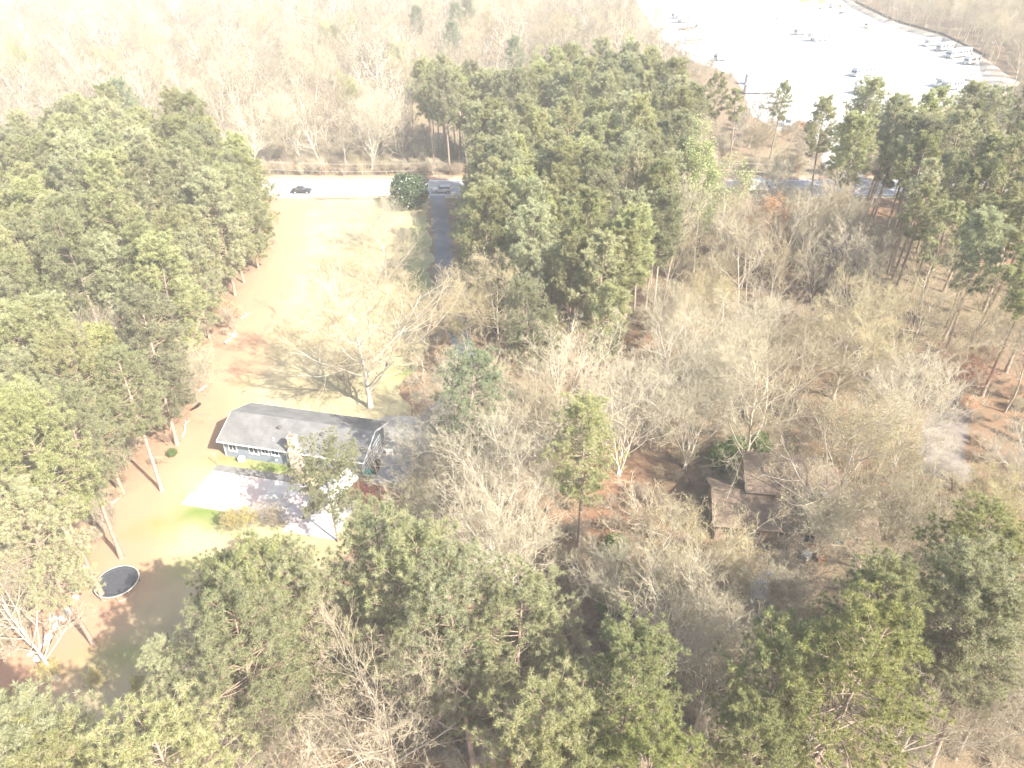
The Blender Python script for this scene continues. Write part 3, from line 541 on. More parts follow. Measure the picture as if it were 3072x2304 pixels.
def lab_b(x, y, e):
    if y > 188: return 'pine of the stand between the road and the far leafless wood'
    if e: return 'pine with low boughs leaning over the asphalt driveway'
    return 'pine of the middle stand %s' % ('close to the road' if y > 155 else ('around the large tan leafless tree' if y > 128 else 'at its end facing the leafless wood'))
def lab_c(x, y, e): return 'tall bare-trunked pine %s' % ('between the road and the trailer lot' if y > 186 else ('by the road below the trailer lot' if y > 150 else 'on the brown slope below the road'))
def lab_e(x, y, e): return 'leafless tan tree of the wood %s' % ('right behind the brown-roofed house' if 20 < x and y < 90 else ('beside the gravel track' if x > 45 else ('near the parking pad' if y < 90 else ('below the slender trees' if x > 12 else 'below the driveway pines'))))
def lab_f(x, y, e):
    w = 'fringing the road' if y < 215 else ('deep in the wood' if y > 330 else 'in the wood')
    return 'leafless tree %s beyond the road, %s' % (w, 'behind the left pine stand' if x < -y*.33 else ('behind the gap of the lawn' if x < -y*.10 else ('behind the middle pines' if x < y*.1 else 'close to the white lot')))
def lab_r(x, y, e): return 'grey leafless tree %s' % ('standing right behind the lot fence' if y < 330 else ('farther back behind the lot fence' if y < 430 else 'far back behind the top of the lot'))
stand(A, 19.5, 5.6, PINE_M, .85, 1.08, PT, lab_a, 'pines of the stand along the clay lawn edge', seed=21)
stand(B, 19, 5.3, PINE_M, .82, 1.06, PT, lab_b, 'pines of the stand beside the driveway', seed=22)
stand(Cc, 21, 7.0, PINE_T+PINE_M[3:], .86, 1.12, PT, lab_c, 'tall pines of the open stand below the trailer lot', seed=23)
# leafless wood this side of the road
Emid = [(1000, 530), (1200, 560), (1400, 570), (1450, 430), (1500, 400), (1760, 420), (2000, 500), (2340, 640), (2340, 1100), (2100, 1120), (1980, 1130), (1620, 1000), (1500, 1150), (1350, 1250), (1150, 1150), (980, 1050), (960, 900), (1000, 760), (985, 640)]
stand(Emid, 10, 8.2, OAK+VASE+BUDDY[1:]+SLIM[2:], .62, .95, BT, lab_e, 'leafless trees between the two houses', seed=24, prob=.8)
Eslim = [(1440, 380), (1500, 330), (1640, 340), (1760, 420), (1960, 480), (2340, 600), (2340, 800), (2100, 720), (1800, 560), (1560, 600), (1440, 560)]
stand(Eslim, 12, 5.6, SLIM, .75, 1.05, 'slender_tree', 'slender straight leafless tree of the open wood near the box truck', 'slender trees of the open wood', seed=25, prob=.7)
Elow = [(1250, 1150), (1600, 1180), (2000, 1150), (2340, 1180), (2340, 1700), (1500, 1700), (900, 1700), (500, 1700), (520, 1480), (900, 1440), (1250, 1420)]
stand(Elow, 8, 7.5, VASE+OAK[1:2]+SMALL[:1], .5, .82, BT, 'leafless tree under and between the near pines', 'leafless trees between the near pines', seed=26, prob=.75)
Aedge = [(420, 560), (520, 600), (560, 640), (480, 720), (440, 780), (400, 870), (320, 960), (180, 1060), (60, 1150), (-100, 1400), (-100, 1000), (100, 980), (300, 930)]
stand(Aedge, 4, 5, SMALL[:1]+VASE[1:2], .45, .8, BT, 'low leafless sapling on the clay bank along the lawn', 'leafless saplings on the clay bank', seed=27, prob=.6)
# wood beyond the road
Ffar = [(-150, 330), (0, 262), (200, 232), (420, 262), (560, 330), (615, 345), (960, 345), (930, 240), (900, 180), (1100, 180), (1160, 150), (1300, 118), (1420, 130), (1480, 160), (1500, 100), (1390, 40), (1340, -40), (-150, -60)]
stand(Ffar, 9.5, 9.4, FARB+SLIM[:2], .75, 1.15, BT, lab_f, 'leafless trees beyond the road', seed=28, prob=.85)
Flot = [(1480, 150), (1500, 240), (1640, 250), (1620, 330), (1480, 330)]
stand(Flot, 9, 6.5, FARB+SLIM, .7, .95, BT, 'leafless tree of the thin belt beside the white lot', 'leafless trees of the belt beside the white lot', seed=29)
stand([(1600, 225), (1740, 245), (1860, 300), (1930, 380), (1800, 395), (1640, 365)], 10, 5.6, FARB+SLIM+VASE[1:2], .6, .9, BT, 'leafless tree on the strip between the road and the trailer lot', 'leafless trees between road and trailer lot', seed=33)
Fright = [(1830, -50), (2000, 60), (2140, 130), (2230, 175), (2340, 260), (2340, -60)]
stand(Fright, 9, 6.6, SLIM, .75, 1.0, 'slender_tree', lab_r, 'leafless trees behind the lot fence', seed=30)
CAPS = {PT: 245, BT: 200, 'slender_tree': 290}; count = {}; rest = {}
for f in sorted(fill, key=lambda f: (f[0], f[8])):
    d, name, me, xy, s, lb, gp, ov, _ = f; count[name] = count.get(name, 0)+1
    if count[name] <= CAPS[name]: plant(name, me, xy, s, lb, gp, over=ov)
    else: rest.setdefault(name, []).append((me, xy, s))
print('TREES', count, {k: len(v) for k, v in rest.items()})

# ------------------------------------------------------------------ masses that nobody could count
def joined(meshes):
    key = id(meshes['trunk'])
    if key in joined.c: return joined.c[key]
    bm = bmesh.new(); ms = []
    for i, k in enumerate(k for k in ('trunk', 'crown', 'leaf') if k in meshes):
        n0 = len(bm.faces); bm.from_mesh(meshes[k]); bm.faces.ensure_lookup_table(); ms.append(meshes[k].materials[0])
        for f in bm.faces[n0:]: f.material_index = i
    me = bpy.data.meshes.new('mass_source'); bm.to_mesh(me); bm.free()
    for m in ms: me.materials.append(m)
    joined.c[key] = bpy.data.objects.new('mass_source', me); return joined.c[key]
joined.c = {}
def scatter(name, items, label, cat_):
    srcs = []; pts = []; sc_ = []; ro = []; ix = []
    for me, xy, s in items:
        o = joined(me)
        if o not in srcs: srcs.append(o)
        pts.append((xy[0], xy[1], 0)); sc_.append(s); ro.append((rnd.gauss(0, .04), rnd.gauss(0, .04), rnd.random()*6.28)); ix.append(srcs.index(o))
    me = bpy.data.meshes.new(name); me.from_pydata(pts, [], [])
    a = me.attributes.new('sc', 'FLOAT', 'POINT'); a.data.foreach_set('value', sc_); a = me.attributes.new('ro', 'FLOAT_VECTOR', 'POINT'); a.data.foreach_set('vector', [c for r in ro for c in r]); a = me.attributes.new('ix', 'INT', 'POINT'); a.data.foreach_set('value', ix)
    ob = link(name, me, kind='stuff'); tag(ob, label, cat_)
    ng = bpy.data.node_groups.new(name, 'GeometryNodeTree'); ng.interface.new_socket('Geometry', in_out='INPUT', socket_type='NodeSocketGeometry'); ng.interface.new_socket('Geometry', in_out='OUTPUT', socket_type='NodeSocketGeometry')
    N = ng.nodes; L = ng.links; gi = N.new('NodeGroupInput'); go = N.new('NodeGroupOutput'); iop = N.new('GeometryNodeInstanceOnPoints'); gti = N.new('GeometryNodeJoinGeometry')
    for s in reversed(srcs):
        oi = N.new('GeometryNodeObjectInfo'); oi.inputs['Object'].default_value = s; oi.inputs['As Instance'].default_value = True; L.new(oi.outputs['Geometry'], gti.inputs[0])
    def at(n, t): a = N.new('GeometryNodeInputNamedAttribute'); a.data_type = t; a.inputs[0].default_value = n; return a.outputs[0]
    L.new(gi.outputs[0], iop.inputs['Points']); L.new(gti.outputs[0], iop.inputs['Instance']); iop.inputs['Pick Instance'].default_value = True
    L.new(at('ix', 'INT'), iop.inputs['Instance Index']); L.new(at('ro', 'FLOAT_VECTOR'), iop.inputs['Rotation']); L.new(at('sc', 'FLOAT'), iop.inputs['Scale']); L.new(iop.outputs[0], go.inputs[0])
    ob.modifiers.new('mass', 'NODES').node_group = ng; return ob
if rest.get(BT): scatter('far_wood', rest[BT], 'distant pale leafless wood merging into one mass beyond the road', 'wood')
if rest.get(PT): scatter('far_pines', rest[PT], 'farthest pines of the stands merging into one mass', 'wood')
if rest.get('slender_tree'): scatter('far_slender_wood', rest['slender_tree'], 'distant grey wood of thin trunks behind the lot', 'wood')
brush = []
for k in range(5200):
    v = (rnd.uniform(-150, 2360), rnd.uniform(-20, 1660) if k % 3 else rnd.uniform(0, 420)); p = VG(*v)
    if p[1] > 560 or blocked(p[0], p[1], .3): continue
    if inpoly(*v, [(430, 170), (720, 170), (720, 240), (430, 240)]) and rnd.random() < .7: continue
    far = p[1] > 180; brush.append((SHRUB[1] if far or rnd.random() < .35 else SHRUB[0], p[:2], rnd.uniform(.4, 1.0)*(.9 if far else .7)))
for k in range(260): x = rnd.uniform(-70, 110); brush.append((SHRUB[rnd.random() < .7], (x, ROAD1+3.6+abs(rnd.gauss(0, 3.))), rnd.uniform(.5, 1.)))
scatter('undergrowth', [b for b in brush if not blocked(b[1][0], b[1][1], .3)], 'bare twiggy undergrowth covering the forest floor', 'undergrowth')

# ------------------------------------------------------------------ grey-roofed house
def window(parent, x0, x1, z0, z1, y, out, bars=1, axis='y', fm='trim'):
    """out = -1/+1: side of the wall plane y the window faces; axis x puts it on a gable wall"""
    def bx(mb, a0, a1, d0, d1, c0, c1):
        lo, hi = sorted((y+out*d0, y+out*d1))
        return mb.box(a0, a1, lo, hi, c0, c1) if axis == 'y' else mb.box(lo, hi, a0, a1, c0, c1)
    p = bx(MB(), x0, x1, -.02, .02, z0, z1).obj('window', 'pane', parent); t = .09; f = MB()
    bx(f, x0-t, x0, .0, .07, z0-t, z1+t); bx(f, x1, x1+t, .0, .07, z0-t, z1+t); bx(f, x0, x1, .0, .07, z1, z1+t); bx(f, x0, x1, .0, .07, z0-t, z0)
    for k in range(bars): c = x0+(x1-x0)*(k+1)/(bars+1); bx(f, c-.03, c+.03, .021, .05, z0, z1)
    f.obj('frame', fm, p); bx(MB(), x0-t-.05, x1+t+.05, .07, .14, z0-t-.06, z0-t+.02).obj('sill', fm, p)
def gable_roof(parent, L, W, ze, zr, th=.14, m='shingle_grey', trim='trim', yr=None):
    yr = yr or W/2
    for nm, (ya, za, yb, zb) in (('roof', (0, ze, yr, zr)), ('roof', (W, ze, yr, zr))):
        ln = math.hypot(yb-ya, zb-za); sg = 1 if yb > ya else -1
        o = MB().box(0, L, 0, ln, 0, th).obj(nm, m, parent); s = atan2(zb-za, abs(yb-ya))
        if sg > 0: o.location = (0, ya, za); o.rotation_euler = (s, 0, 0)
        else: o.location = (L, ya, za); o.rotation_euler = (s, 0, pi)
        MB().box(-.03, L+.03, -.06, -.002, -.08, th-.01).obj('fascia', trim, o)
        r = MB(); r.box(-.06, -.002, 0, ln, -.10, th-.012); r.box(L+.002, L+.06, 0, ln, -.10, th-.012); r.obj('rake_trim', trim, o)
    MB().prof([(0, 0)], 0, 1) if 0 else None
    MB().tube([(-.02, yr, zr+th*.75), (L+.02, yr, zr+th*.75)], .07, 6).obj('ridge_cap', m, parent)
def house1():
    L, W = H1['L'], H1['W']; h = thing('ranch_house', 'long low ranch house with a grey shingle roof and brick chimney', 'house', (*H1['o'], 0), H1['a'])
    ze, zr = 2.75, 4.45; ov = .55; zi = ze-.05+ (zr-ze)*(ov/(W/2)); w = MB()
    w.prof([(ov, -.1), (W-ov, -.1), (W-ov, zi), (W/2, zr-.07), (ov, zi)], ov*.9, L-ov*.9); w.v = [(y, x, z) for x, y, z in w.v]; w.obj('wall', 'siding', h)
    gable_roof(h, L, W, ze, zr)
    for x0, x1 in ((4.1, 5.3), (5.9, 6.8), (7.3, 8.2)): window(h, x0, x1, 1.5 if x0 > 5 else 1.25, 2.3, ov, -1)
    window(h, 9.4, 9.9, 1.2, 2.3, ov, -1, 0); window(h, 1.2, 2.2, 1.2, 2.3, ov, -1)
    c = MB().box(10.2, 11.7, -.35, .52, -.1, 3.4).obj('chimney', 'brick_tan', h); s = MB(); s.prof([(10.2, 3.4), (11.7, 3.4), (11.4, 3.9), (11.4, 5.3), (10.45, 5.3), (10.45, 3.9)], -.35, .52); s.obj('stack', 'brick_tan', c)
    MB().box(10.35, 11.5, -.42, .6, 5.3, 5.42).obj('cap', 'concrete', c); MB().box(10.65, 11.2, -.15, .33, 5.42, 5.62).obj('flue', 'terracotta', c)
    sl = atan2(zr-ze, W/2)
    for x, y in ((7.6, 2.9), (13.6, 2.8)):
        z = ze+y*math.tan(sl)+.12; v = MB(); v.cyl((x, y, z-.1), .16, .3, 14); v.cyl((x, y, z+.2), .32, .10, 16, r1=.30); v.cyl((x, y, z+.30), .30, .08, 16, r1=.1); v.obj('roof_vent', 'vent', h)
    for x, y in ((9.3, 2.3), (7.5, 1.2)):
        z = ze+y*math.tan(sl)+.1; v = MB().cyl((x, y, z-.1), .055, .5, 10).obj('vent_pipe', 'trim', h); MB().cyl((x, y, z), .15, .06, 10).obj('flashing', 'steel', v)
    x = L-ov*.9   # gable end on the parking pad: two framed garage openings, a lamp, corner boards
    for y0, y1 in ((.95, 3.35), (4.05, 6.45)):
        d = MB().box(x-.02, x+.02, y0, y1, .02, 2.15).obj('garage_door', 'greyp', h); f = MB()
        f.box(x, x+.09, y0-.14, y0, 0, 2.3); f.box(x, x+.09, y1, y1+.14, 0, 2.3); f.box(x, x+.09, y0, y1, 2.15, 2.3); f.obj('frame', 'trim', d)
        rl = MB()
        for k in range(1, 4): rl.box(x+.021, x+.06, y0, y1, 2.15*k/4-.04, 2.15*k/4+.04)
        rl.box(x+.06, x+.075, (y0+y1)/2-.04, (y0+y1)/2+.04, .02, 2.15); rl.obj('rail', 'trim', d)
    for yy in (ov, W-ov-.12): MB().box(x, x+.04, yy, yy+.12, 0, ze+.1).obj('corner_board', 'trim', h)
    MB().box(ov*.9-.12, ov*.9, ov-.035, ov-.002, 0, ze-.1).obj('corner_board', 'trim', h)
    MB().cyl((7.7, ov-.12, .6), .13, .12, 12, 'y').obj('dryer_vent', 'trim', h); MB().box(2.6, 3.4, -.35, .3, .02, .75).obj('air_conditioner', 'silver', h, .03)
    g = MB(); g.tube([(0, -.10, ze+.02), (L, -.10, ze+.02)], .05, 6).obj('gutter', 'trim', h)
house1()
# ------------------------------------------------------------------ brown-roofed house
def house2():
    a = H2['a']; h = thing('brown_house', 'split-level house with a brown shingle roof half hidden under bare trees', 'house', (*H2['o'], 0), a)
    L, W, ze, zr = 18.0, 8.2, 2.7, 4.6; ov = .5
    w = MB(); w.prof([(ov, -.1), (W-ov, -.1), (W-ov, ze+.15), (W/2, zr-.08), (ov, ze+.15)], ov, L-ov); w.v = [(y, x, z) for x, y, z in w.v]; w.obj('wall', 'brick_red', h)
    gable_roof(h, L, W, ze, zr, .13, 'shingle_brown', 'wood', 4.2)
    u = bpy.data.objects.new('upper_wing', None); C.objects.link(u); u.parent = h; u.location = (3.7, 3.6, 0)
    L2, W2 = 10.5, 7.4; z2e, z2r = 4.9, 6.5; w = MB(); w.prof([(ov, 2.0), (W2-ov, 0), (W2-ov, z2e+.15), (W2/2, z2r-.08), (ov, z2e+.15)], ov, L2-ov); w.v = [(y, x, z) for x, y, z in w.v]
    me = w.obj('wall', 'wood', u); gable_roof(u, L2, W2, z2e, z2r, .13, 'shingle_brown', 'wood')
    window(u, 3.1, 4.1, 4.2, 5.2, ov, -1, 1, 'x'); window(u, 2.0, 2.7, 3.4, 4.2, ov, -1, 0, 'x')
    for x in (1.6, 4.2, 7.4, 10.2, 13.4): window(h, x, x+1.2, 1.0, 2.1, ov, -1, fm='tan')
    d = MB().box(6.0, 6.95, ov-.03, ov+.02, 0, 2.1).obj('door', 'wood', h); MB().cyl((6.1, ov-.10, 1.0), .04, .06, 8, 'y').obj('handle', 'steel', d)
    MB().box(11.9, 12.7, 3.0, 3.8, 4.0, 5.6).obj('chimney', 'brick_red', h)
house2()
def W1(u, v): o, a = H1['o'], H1['a']; return (o[0]+u*cos(a)-v*sin(a), o[1]+u*sin(a)+v*cos(a))
def W2(u, v): o, a = H2['o'], H2['a']; return (o[0]+u*cos(a)-v*sin(a), o[1]+u*sin(a)+v*cos(a))
# ------------------------------------------------------------------ patio of cast panels, canopy, yard things
pt = bpy.data.objects.new('patio', None); C.objects.link(pt); pt['kind'] = 'structure'; pt.location = (*W1(0, 0), 0); pt.rotation_euler.z = H1['a']
def panel(u0, u1, v0, v1, z, m): return MB().box(u0+.012, u1-.012, v0+.012, v1-.012, -.05, z).obj('concrete_panel', m, pt, .012)
TLu, TLv = .3, -1.35; mesh_cache = {}
for i, (a0, a1) in enumerate(((.3, 1.7), (1.7, 4.2), (4.2, 7.6), (7.6, 11.0))): panel(a0, a1, -2.55, -1.35, .10, 'concrete_grey')
for i in range(5):
    for j in range(3): panel(.3+i*2.75-.35*(j == 2)*(i == 0), .3+(i+1)*2.75, -2.55-(j+1)*2.15, -2.55-j*2.15, .095+rnd.uniform(-.012, .012), 'concrete')
for i in range(3):
    for j in range(3): panel(14.05+i*2.2, 14.05+(i+1)*2.2, -3.0-(j+1)*2.5, -3.0-j*2.5, .085+rnd.uniform(-.01, .01), 'concrete')
def canopy():
    p = W1(17.6, -6.6); t = thing('canopy', 'white gable-roofed canopy beside the patio behind the lone pine', 'canopy', (*p, .08), H1['a']+R(78))
    L, Wd, ze, zr = 5.2, 3.0, 2.1, 2.95
    for sg, nm in ((1, 'roof_panel'), (-1, 'roof_panel')):
        y0 = -Wd/2*sg; b = MB(); b.v = [(0, y0, ze), (L, y0, ze), (L, 0, zr), (0, 0, zr), (0, y0, ze-.03), (L, y0, ze-.03), (L, 0, zr-.03), (0, 0, zr-.03)]; b.f = [(0, 1, 2, 3), (7, 6, 5, 4), (0, 4, 5, 1), (1, 5, 6, 2), (2, 6, 7, 3), (3, 7, 4, 0)]; b.obj(nm, 'canvas', t)
        MB().box(0, L, min(y0, y0-.02*sg), max(y0, y0-.02*sg), ze-.3, ze-.031).obj('valance', 'canvas', t)
    for x in (.06, L/2, L-.06):
        for y in (-Wd/2+.06, Wd/2-.06): MB().tube([(x, y, 0), (x, y, ze-.03)], .035, 8).obj('leg', 'steel', t)
canopy()
def trampoline():
    p = G(350, 1744, .9); t = thing('trampoline', 'round black trampoline with a pale rim on the narrow end of the lawn', 'trampoline', (p[0], p[1], 0), .2); r = 2.13; n = 48
    MB().cyl((0, 0, .875), r-.30, .015, n).obj('mat', 'tramp_mat', t)
    V = []; F = []
    for i in range(n):
        c, s = cos(2*pi*i/n), sin(2*pi*i/n); V += [(c*(r-.32), s*(r-.32), .905), (c*(r+.02), s*(r+.02), .90), (c*(r+.02), s*(r+.02), .86), (c*(r-.32), s*(r-.32), .865)]
    for i in range(n): a = i*4; b = ((i+1) % n)*4; F += [(a+k, b+k, b+(k+1) % 4, a+(k+1) % 4) for k in range(4)]
    link('safety_pad', mesh_np('safety_pad', V, F, 'tramp_mat'), t)
    MB().tube([(cos(2*pi*i/n)*(r+.05), sin(2*pi*i/n)*(r+.05), .89) for i in range(n+1)], .045, 8).obj('rim', 'tramp_pad', t)
    for k in range(4):
        a0, a1 = k*pi/2+.2, k*pi/2+.75; P = lambda a, z: (cos(a)*(r+.03), sin(a)*(r+.03), z); MB().tube([P(a0, .87), P(a0, .08), P((a0+a1)/2, .03), P(a1, .08), P(a1, .87)], .03, 6).obj('leg', 'steel', t)
trampoline()
def post(): t = thing('metal_post', 'thin metal post at the house-side corner of the patio', 'post', (*W1(.15, -1.3), 0)); MB().cyl((0, 0, -.2), .045, 1.9, 8).obj('pole', 'wood', t); MB().box(-.09, .09, -.09, .09, 1.7, 1.76).obj('cap', 'trim', t)
post()
def wheeled_bin(p, rz, col, label):
    t = thing('wheeled_bin', label, 'bin', (*p, .022), rz); b = MB(); b.v = [(-.24, -.26, .08), (.24, -.26, .08), (.24, .26, .08), (-.24, .26, .08), (-.32, -.33, .98), (.32, -.33, .98), (.32, .33, .98), (-.32, .33, .98)]
    b.f = [(3, 2, 1, 0), (4, 5, 6, 7), (0, 1, 5, 4), (1, 2, 6, 5), (2, 3, 7, 6), (3, 0, 4, 7)]; b.obj('body', col, t, .03); MB().prof([(-.36, .985), (.36, .985), (.30, 1.08), (-.34, 1.06)], -.36, .36).obj('lid', col, t)
    for y in (-.28, .22): MB().cyl((-.27, y, .12), .12, .06, 12, 'y').obj('wheel', 'tyre', t)
wheeled_bin(W1(20.35, .55), -.2, 'teal', 'teal wheeled bin against the garage end of the ranch house')
def grill():
    t = thing('covered_grill', 'black covered grill between the garage openings of the ranch house', 'grill', (*W1(20.75, 2.2), .022), H1['a']); MB().prof([(-.35, 0), (.35, 0), (.38, .85), (.2, 1.15), (-.2, 1.15), (-.38, .85)], -.85, .85).obj('cover', 'black', t, .08); MB().box(-.42, -.385, -.5, .5, .75, .82).obj('handle', 'dark', t)
grill()
def crate(p, s, m, label, nm='storage_box', c='box'):
    t = thing(nm, label, c, (*p, .022), rnd.random()); MB().box(-s, s, -s*.7, s*.7, 0, s*1.1).obj('body', m, t, .03); MB().box(-s*1.06, s*1.06, -s*.76, s*.76, s*1.1+.002, s*1.3).obj('lid', m, t, .03)
crate(W1(21.3, 5.6), .45, 'cream', 'cream storage box on the parking pad by the garage')
crate(W2(5.8, -4.1), .25, 'blue', 'small blue barrel box on the ground before the brown-roofed house')
# porch clutter before the brown-roofed house
for u, v, s, m, lb in ((7.4, -.9, .5, 'wood', 'weathered wooden box on the porch side of the brown-roofed house'), (8.9, -.6, .42, 'tan', 'tan carton standing under the eave of the brown-roofed house'), (10.4, -1.0, .55, 'greyp', 'grey bin lying before the brown-roofed house wall'), (12.0, -1.2, .45, 'brownstripe', 'brown box beside the front wall of the brown-roofed house')): crate(W2(u, v), s, m, lb)
# shrubs with a look of their own
for p, me, s, nm, lb in (
    (W1(20.2, -2.4), REDS, .62, 'red_shrub', 'red shrub at the garage corner of the ranch house'), (W1(23.3, -3.3), REDS, .85, 'red_shrub', 'red shrub on the near edge of the parking pad'), (W1(25.0, -4.2), REDS, .8, 'red_shrub', 'red shrub beside the small leafless tree at the parking pad'),
    (VG(500, 1150)[:2], SMALL[1], .45, 'yellow_shrub', 'yellow flowering shrub at the lower corner of the patio'), (VG(545, 1140)[:2], SMALL[1], .5, 'yellow_shrub', 'cream twiggy shrub in front of the patio'), (VG(600, 1140)[:2], SMALL[0], .5, 'bare_shrub', 'bare tan shrub in front of the patio beside the yellow one'),
    (VG(120, 1475)[:2], SMALL[1], .38, 'yellow_shrub', 'yellow-flecked shrub in the shade at the lawn tip'), (VG(215, 1490)[:2], SMALL[1], .35, 'yellow_shrub', 'yellow-flecked shrub between shade and lawn tip'), (VG(310, 1495)[:2], SMALL[1], .35, 'yellow_shrub', 'pale yellow shrub under the trampoline-side pine'), (VG(20, 1540)[:2], SMALL[1], .38, 'yellow_shrub', 'yellow-flecked shrub at the outer lawn tip'),
    (VG(495, 690)[:2], BROWNS, .9, 'beech_shrub', 'rust-leaved shrub bulging from the left pine stand'), (VG(470, 670)[:2], BROWNS, .7, 'beech_shrub', 'smaller rust-leaved shrub beside the one at the left pine stand'),
    (VG(1560, 1010)[:2], EVER, 1.0, 'evergreen_shrub', 'dark evergreen shrub behind the brown-roofed house gable'), (VG(1590, 985)[:2], EVER, .9, 'evergreen_shrub', 'evergreen shrub along the back of the brown-roofed house'), (VG(1640, 975)[:2], EVER, .8, 'evergreen_shrub', 'low evergreen shrub behind the brown roof ridge'),
    (VG(1330, 1200)[:2], EVER, .9, 'evergreen_shrub', 'ivy-green bush at the foot of the ivy trunks'), (VG(1225, 1060)[:2], EVER, .9, 'evergreen_shrub', 'ivy bush under the ragged pine in the wood'), (VG(770, 1440)[:2], EVER, .9, 'evergreen_shrub', 'green bush under the near pine clump'), (VG(1000, 1440)[:2], EVER, 1.2, 'evergreen_shrub', 'large dark green bush beside the fallen log'), (VG(1120, 1400)[:2], EVER, 1.1, 'evergreen_shrub', 'dark bush behind the fallen log'), (VG(1330, 1330)[:2], EVER, 1.0, 'evergreen_shrub', 'dark green bush below the cream knobbly trees'), (VG(985, 720)[:2], EVER, .7, 'evergreen_shrub', 'small green bush by the driveway bend'), (VG(375, 985)[:2], EVER, .35, 'evergreen_shrub', 'tiny green bush on the clay opposite the house'), (VG(230, 1010)[:2], EVER, .4, 'evergreen_shrub', 'green tuft of bush on the clay bank'), (VG(180, 1215)[:2], EVER, .45, 'evergreen_shrub', 'grassy green bush beside the stone edging'),
    (VG(2090, 880)[:2], BROWNS, .5, 'beech_shrub', 'rusty shrub beside the gravel track')):
    ov = {'crown': 'lime'} if 'tuft' in lb or 'grassy' in lb else None
    plant(nm, me, p, s, lb, None, 'shrub', over=ov)
def tallgrass(): pass
# ivy-clad leaning trunks, fallen logs, stone edging
def log(p, q, r, label, m='deadlog', z=None):
    a = np.array([*p, r*.7]); b = np.array([*q, r*.6]); o = a; d = b-a; n = 7
    t = thing('fallen_log', label, 'log', tuple(o)); pts = [tuple(d*k/n+np.array([0, 0, .03*sin(k*1.7)])+np.array([rnd.gauss(0, .06), rnd.gauss(0, .06), 0])) for k in range(n+1)]
    MB().tube(pts, r, 8, r*.55).obj('stem', m, t, smooth=True); s = MB()
    for k in (2, 4, 5): c = Vector(pts[k]); s.tube([c, c+Vector((rnd.gauss(0, .4), rnd.gauss(0, .4), rnd.uniform(.2, .6)))], r*.3, 5, r*.12)
    s.obj('stub', m, t)
V2 = lambda x, y: VG(x, y)[:2]
log(V2(965, 1405), V2(1215, 1385), .28, 'long grey fallen log between the near pines')
log(V2(487, 742), V2(512, 722), .22, 'bleached log on the clay at the lawn edge below the rust-leaved shrub'); log(V2(480, 720), V2(508, 728), .18, 'second bleached log crossing the one at the lawn edge')
log(V2(520, 690), V2(540, 676), .14, 'short pale log by the rust-leaved shrub'); log(V2(428, 848), V2(446, 834), .22, 'whitish log on the lawn edge opposite the broad oak'); log(V2(395, 945), V2(402, 905), .14, 'thin pale log on the clay across from the house gable'); log(V2(240, 1090), V2(262, 1070), .12, 'short thin log on the clay bank by the grassy bush'); log(V2(132, 1225), V2(185, 1150), .3, 'thick pale fallen trunk on the clay bank above the stones'); log(V2(80, 1410), V2(160, 1300), .10, 'thin long pole lying along the stone edging')
log(V2(1610, 962), V2(1690, 962), .12, 'pale pole on the grass behind the brown-roofed house'); log(V2(1840, 1590), V2(1900, 1596), .1, 'pale stick log on the forest floor by the grey dome tree')
g_ = np.random.default_rng(3)
def rock(seed):
    bm = bmesh.new(); bmesh.ops.create_icosphere(bm, subdivisions=2, radius=1)
    for v in bm.verts: v.co *= 1+.35*mnoise.noise(v.co*1.4+Vector((seed*3.1, 0, 0))); v.co.z *= .6
    me = bpy.data.meshes.new('stone'); bm.to_mesh(me); bm.free(); me.materials.append(M['stone']); return me
ROCK = [rock(k) for k in range(4)]
for k in range(22):
    t = k/21; x = 195-95*t-25*t*t; y = 1225+200*t; p = V2(x+rnd.gauss(0, 7), y+rnd.gauss(0, 7)); o = link('border_stone', ROCK[k % 4]); s = rnd.uniform(.16, .42); o.location = (*p, s*.3); o.scale = (s*rnd.uniform(.8, 1.5), s, s); o.rotation_euler.z = rnd.random()*6
    tag(o, 'pale rough stone in the edging along the narrow end of the lawn', 'stone', 'edging stones along the lawn')
# utility poles and wires along the near side of the road
ux = (-104, -62, -11, 40, 92)
for i, x in enumerate(ux):
    t = thing('utility_pole', ('wooden utility pole at the road inside the left pine stand', 'wooden utility pole at the road where the stand meets the lawn', 'wooden utility pole hidden in the pines by the driveway mouth', 'wooden utility pole at the road before the lime-green tree', 'wooden utility pole by the lot entrance')[i], 'utility pole', (x, 171.6, 0))
    MB().tube([(0, 0, -.5), (0, 0, 9.6)], .15, 10, .10).obj('pole', 'wood', t); MB().box(-.06, .06, -.9, .9, 8.9, 9.02).obj('crossarm', 'wood', t); MB().cyl((0, .75, 9.02), .05, .14, 8).obj('insulator', 'silver', t); MB().cyl((0, -.02, 7.5), .05, .14, 8).obj('insulator', 'silver', t)
for zz, yy, lb in ((9.12, .75, 'upper power line above the near edge of the road'), (7.6, 0, 'lower power line above the near edge of the road')):
    pts = []
    for a, b in zip(ux[:-1], ux[1:]):
        for k in range(12): s = k/12; pts.append((a+(b-a)*s, 171.6+yy, zz-.9*4*s*(1-s)*((b-a)/52)**2))
    tag(MB().tube(pts, .03, 5).obj('power_line', 'wire'), lb, 'wire')

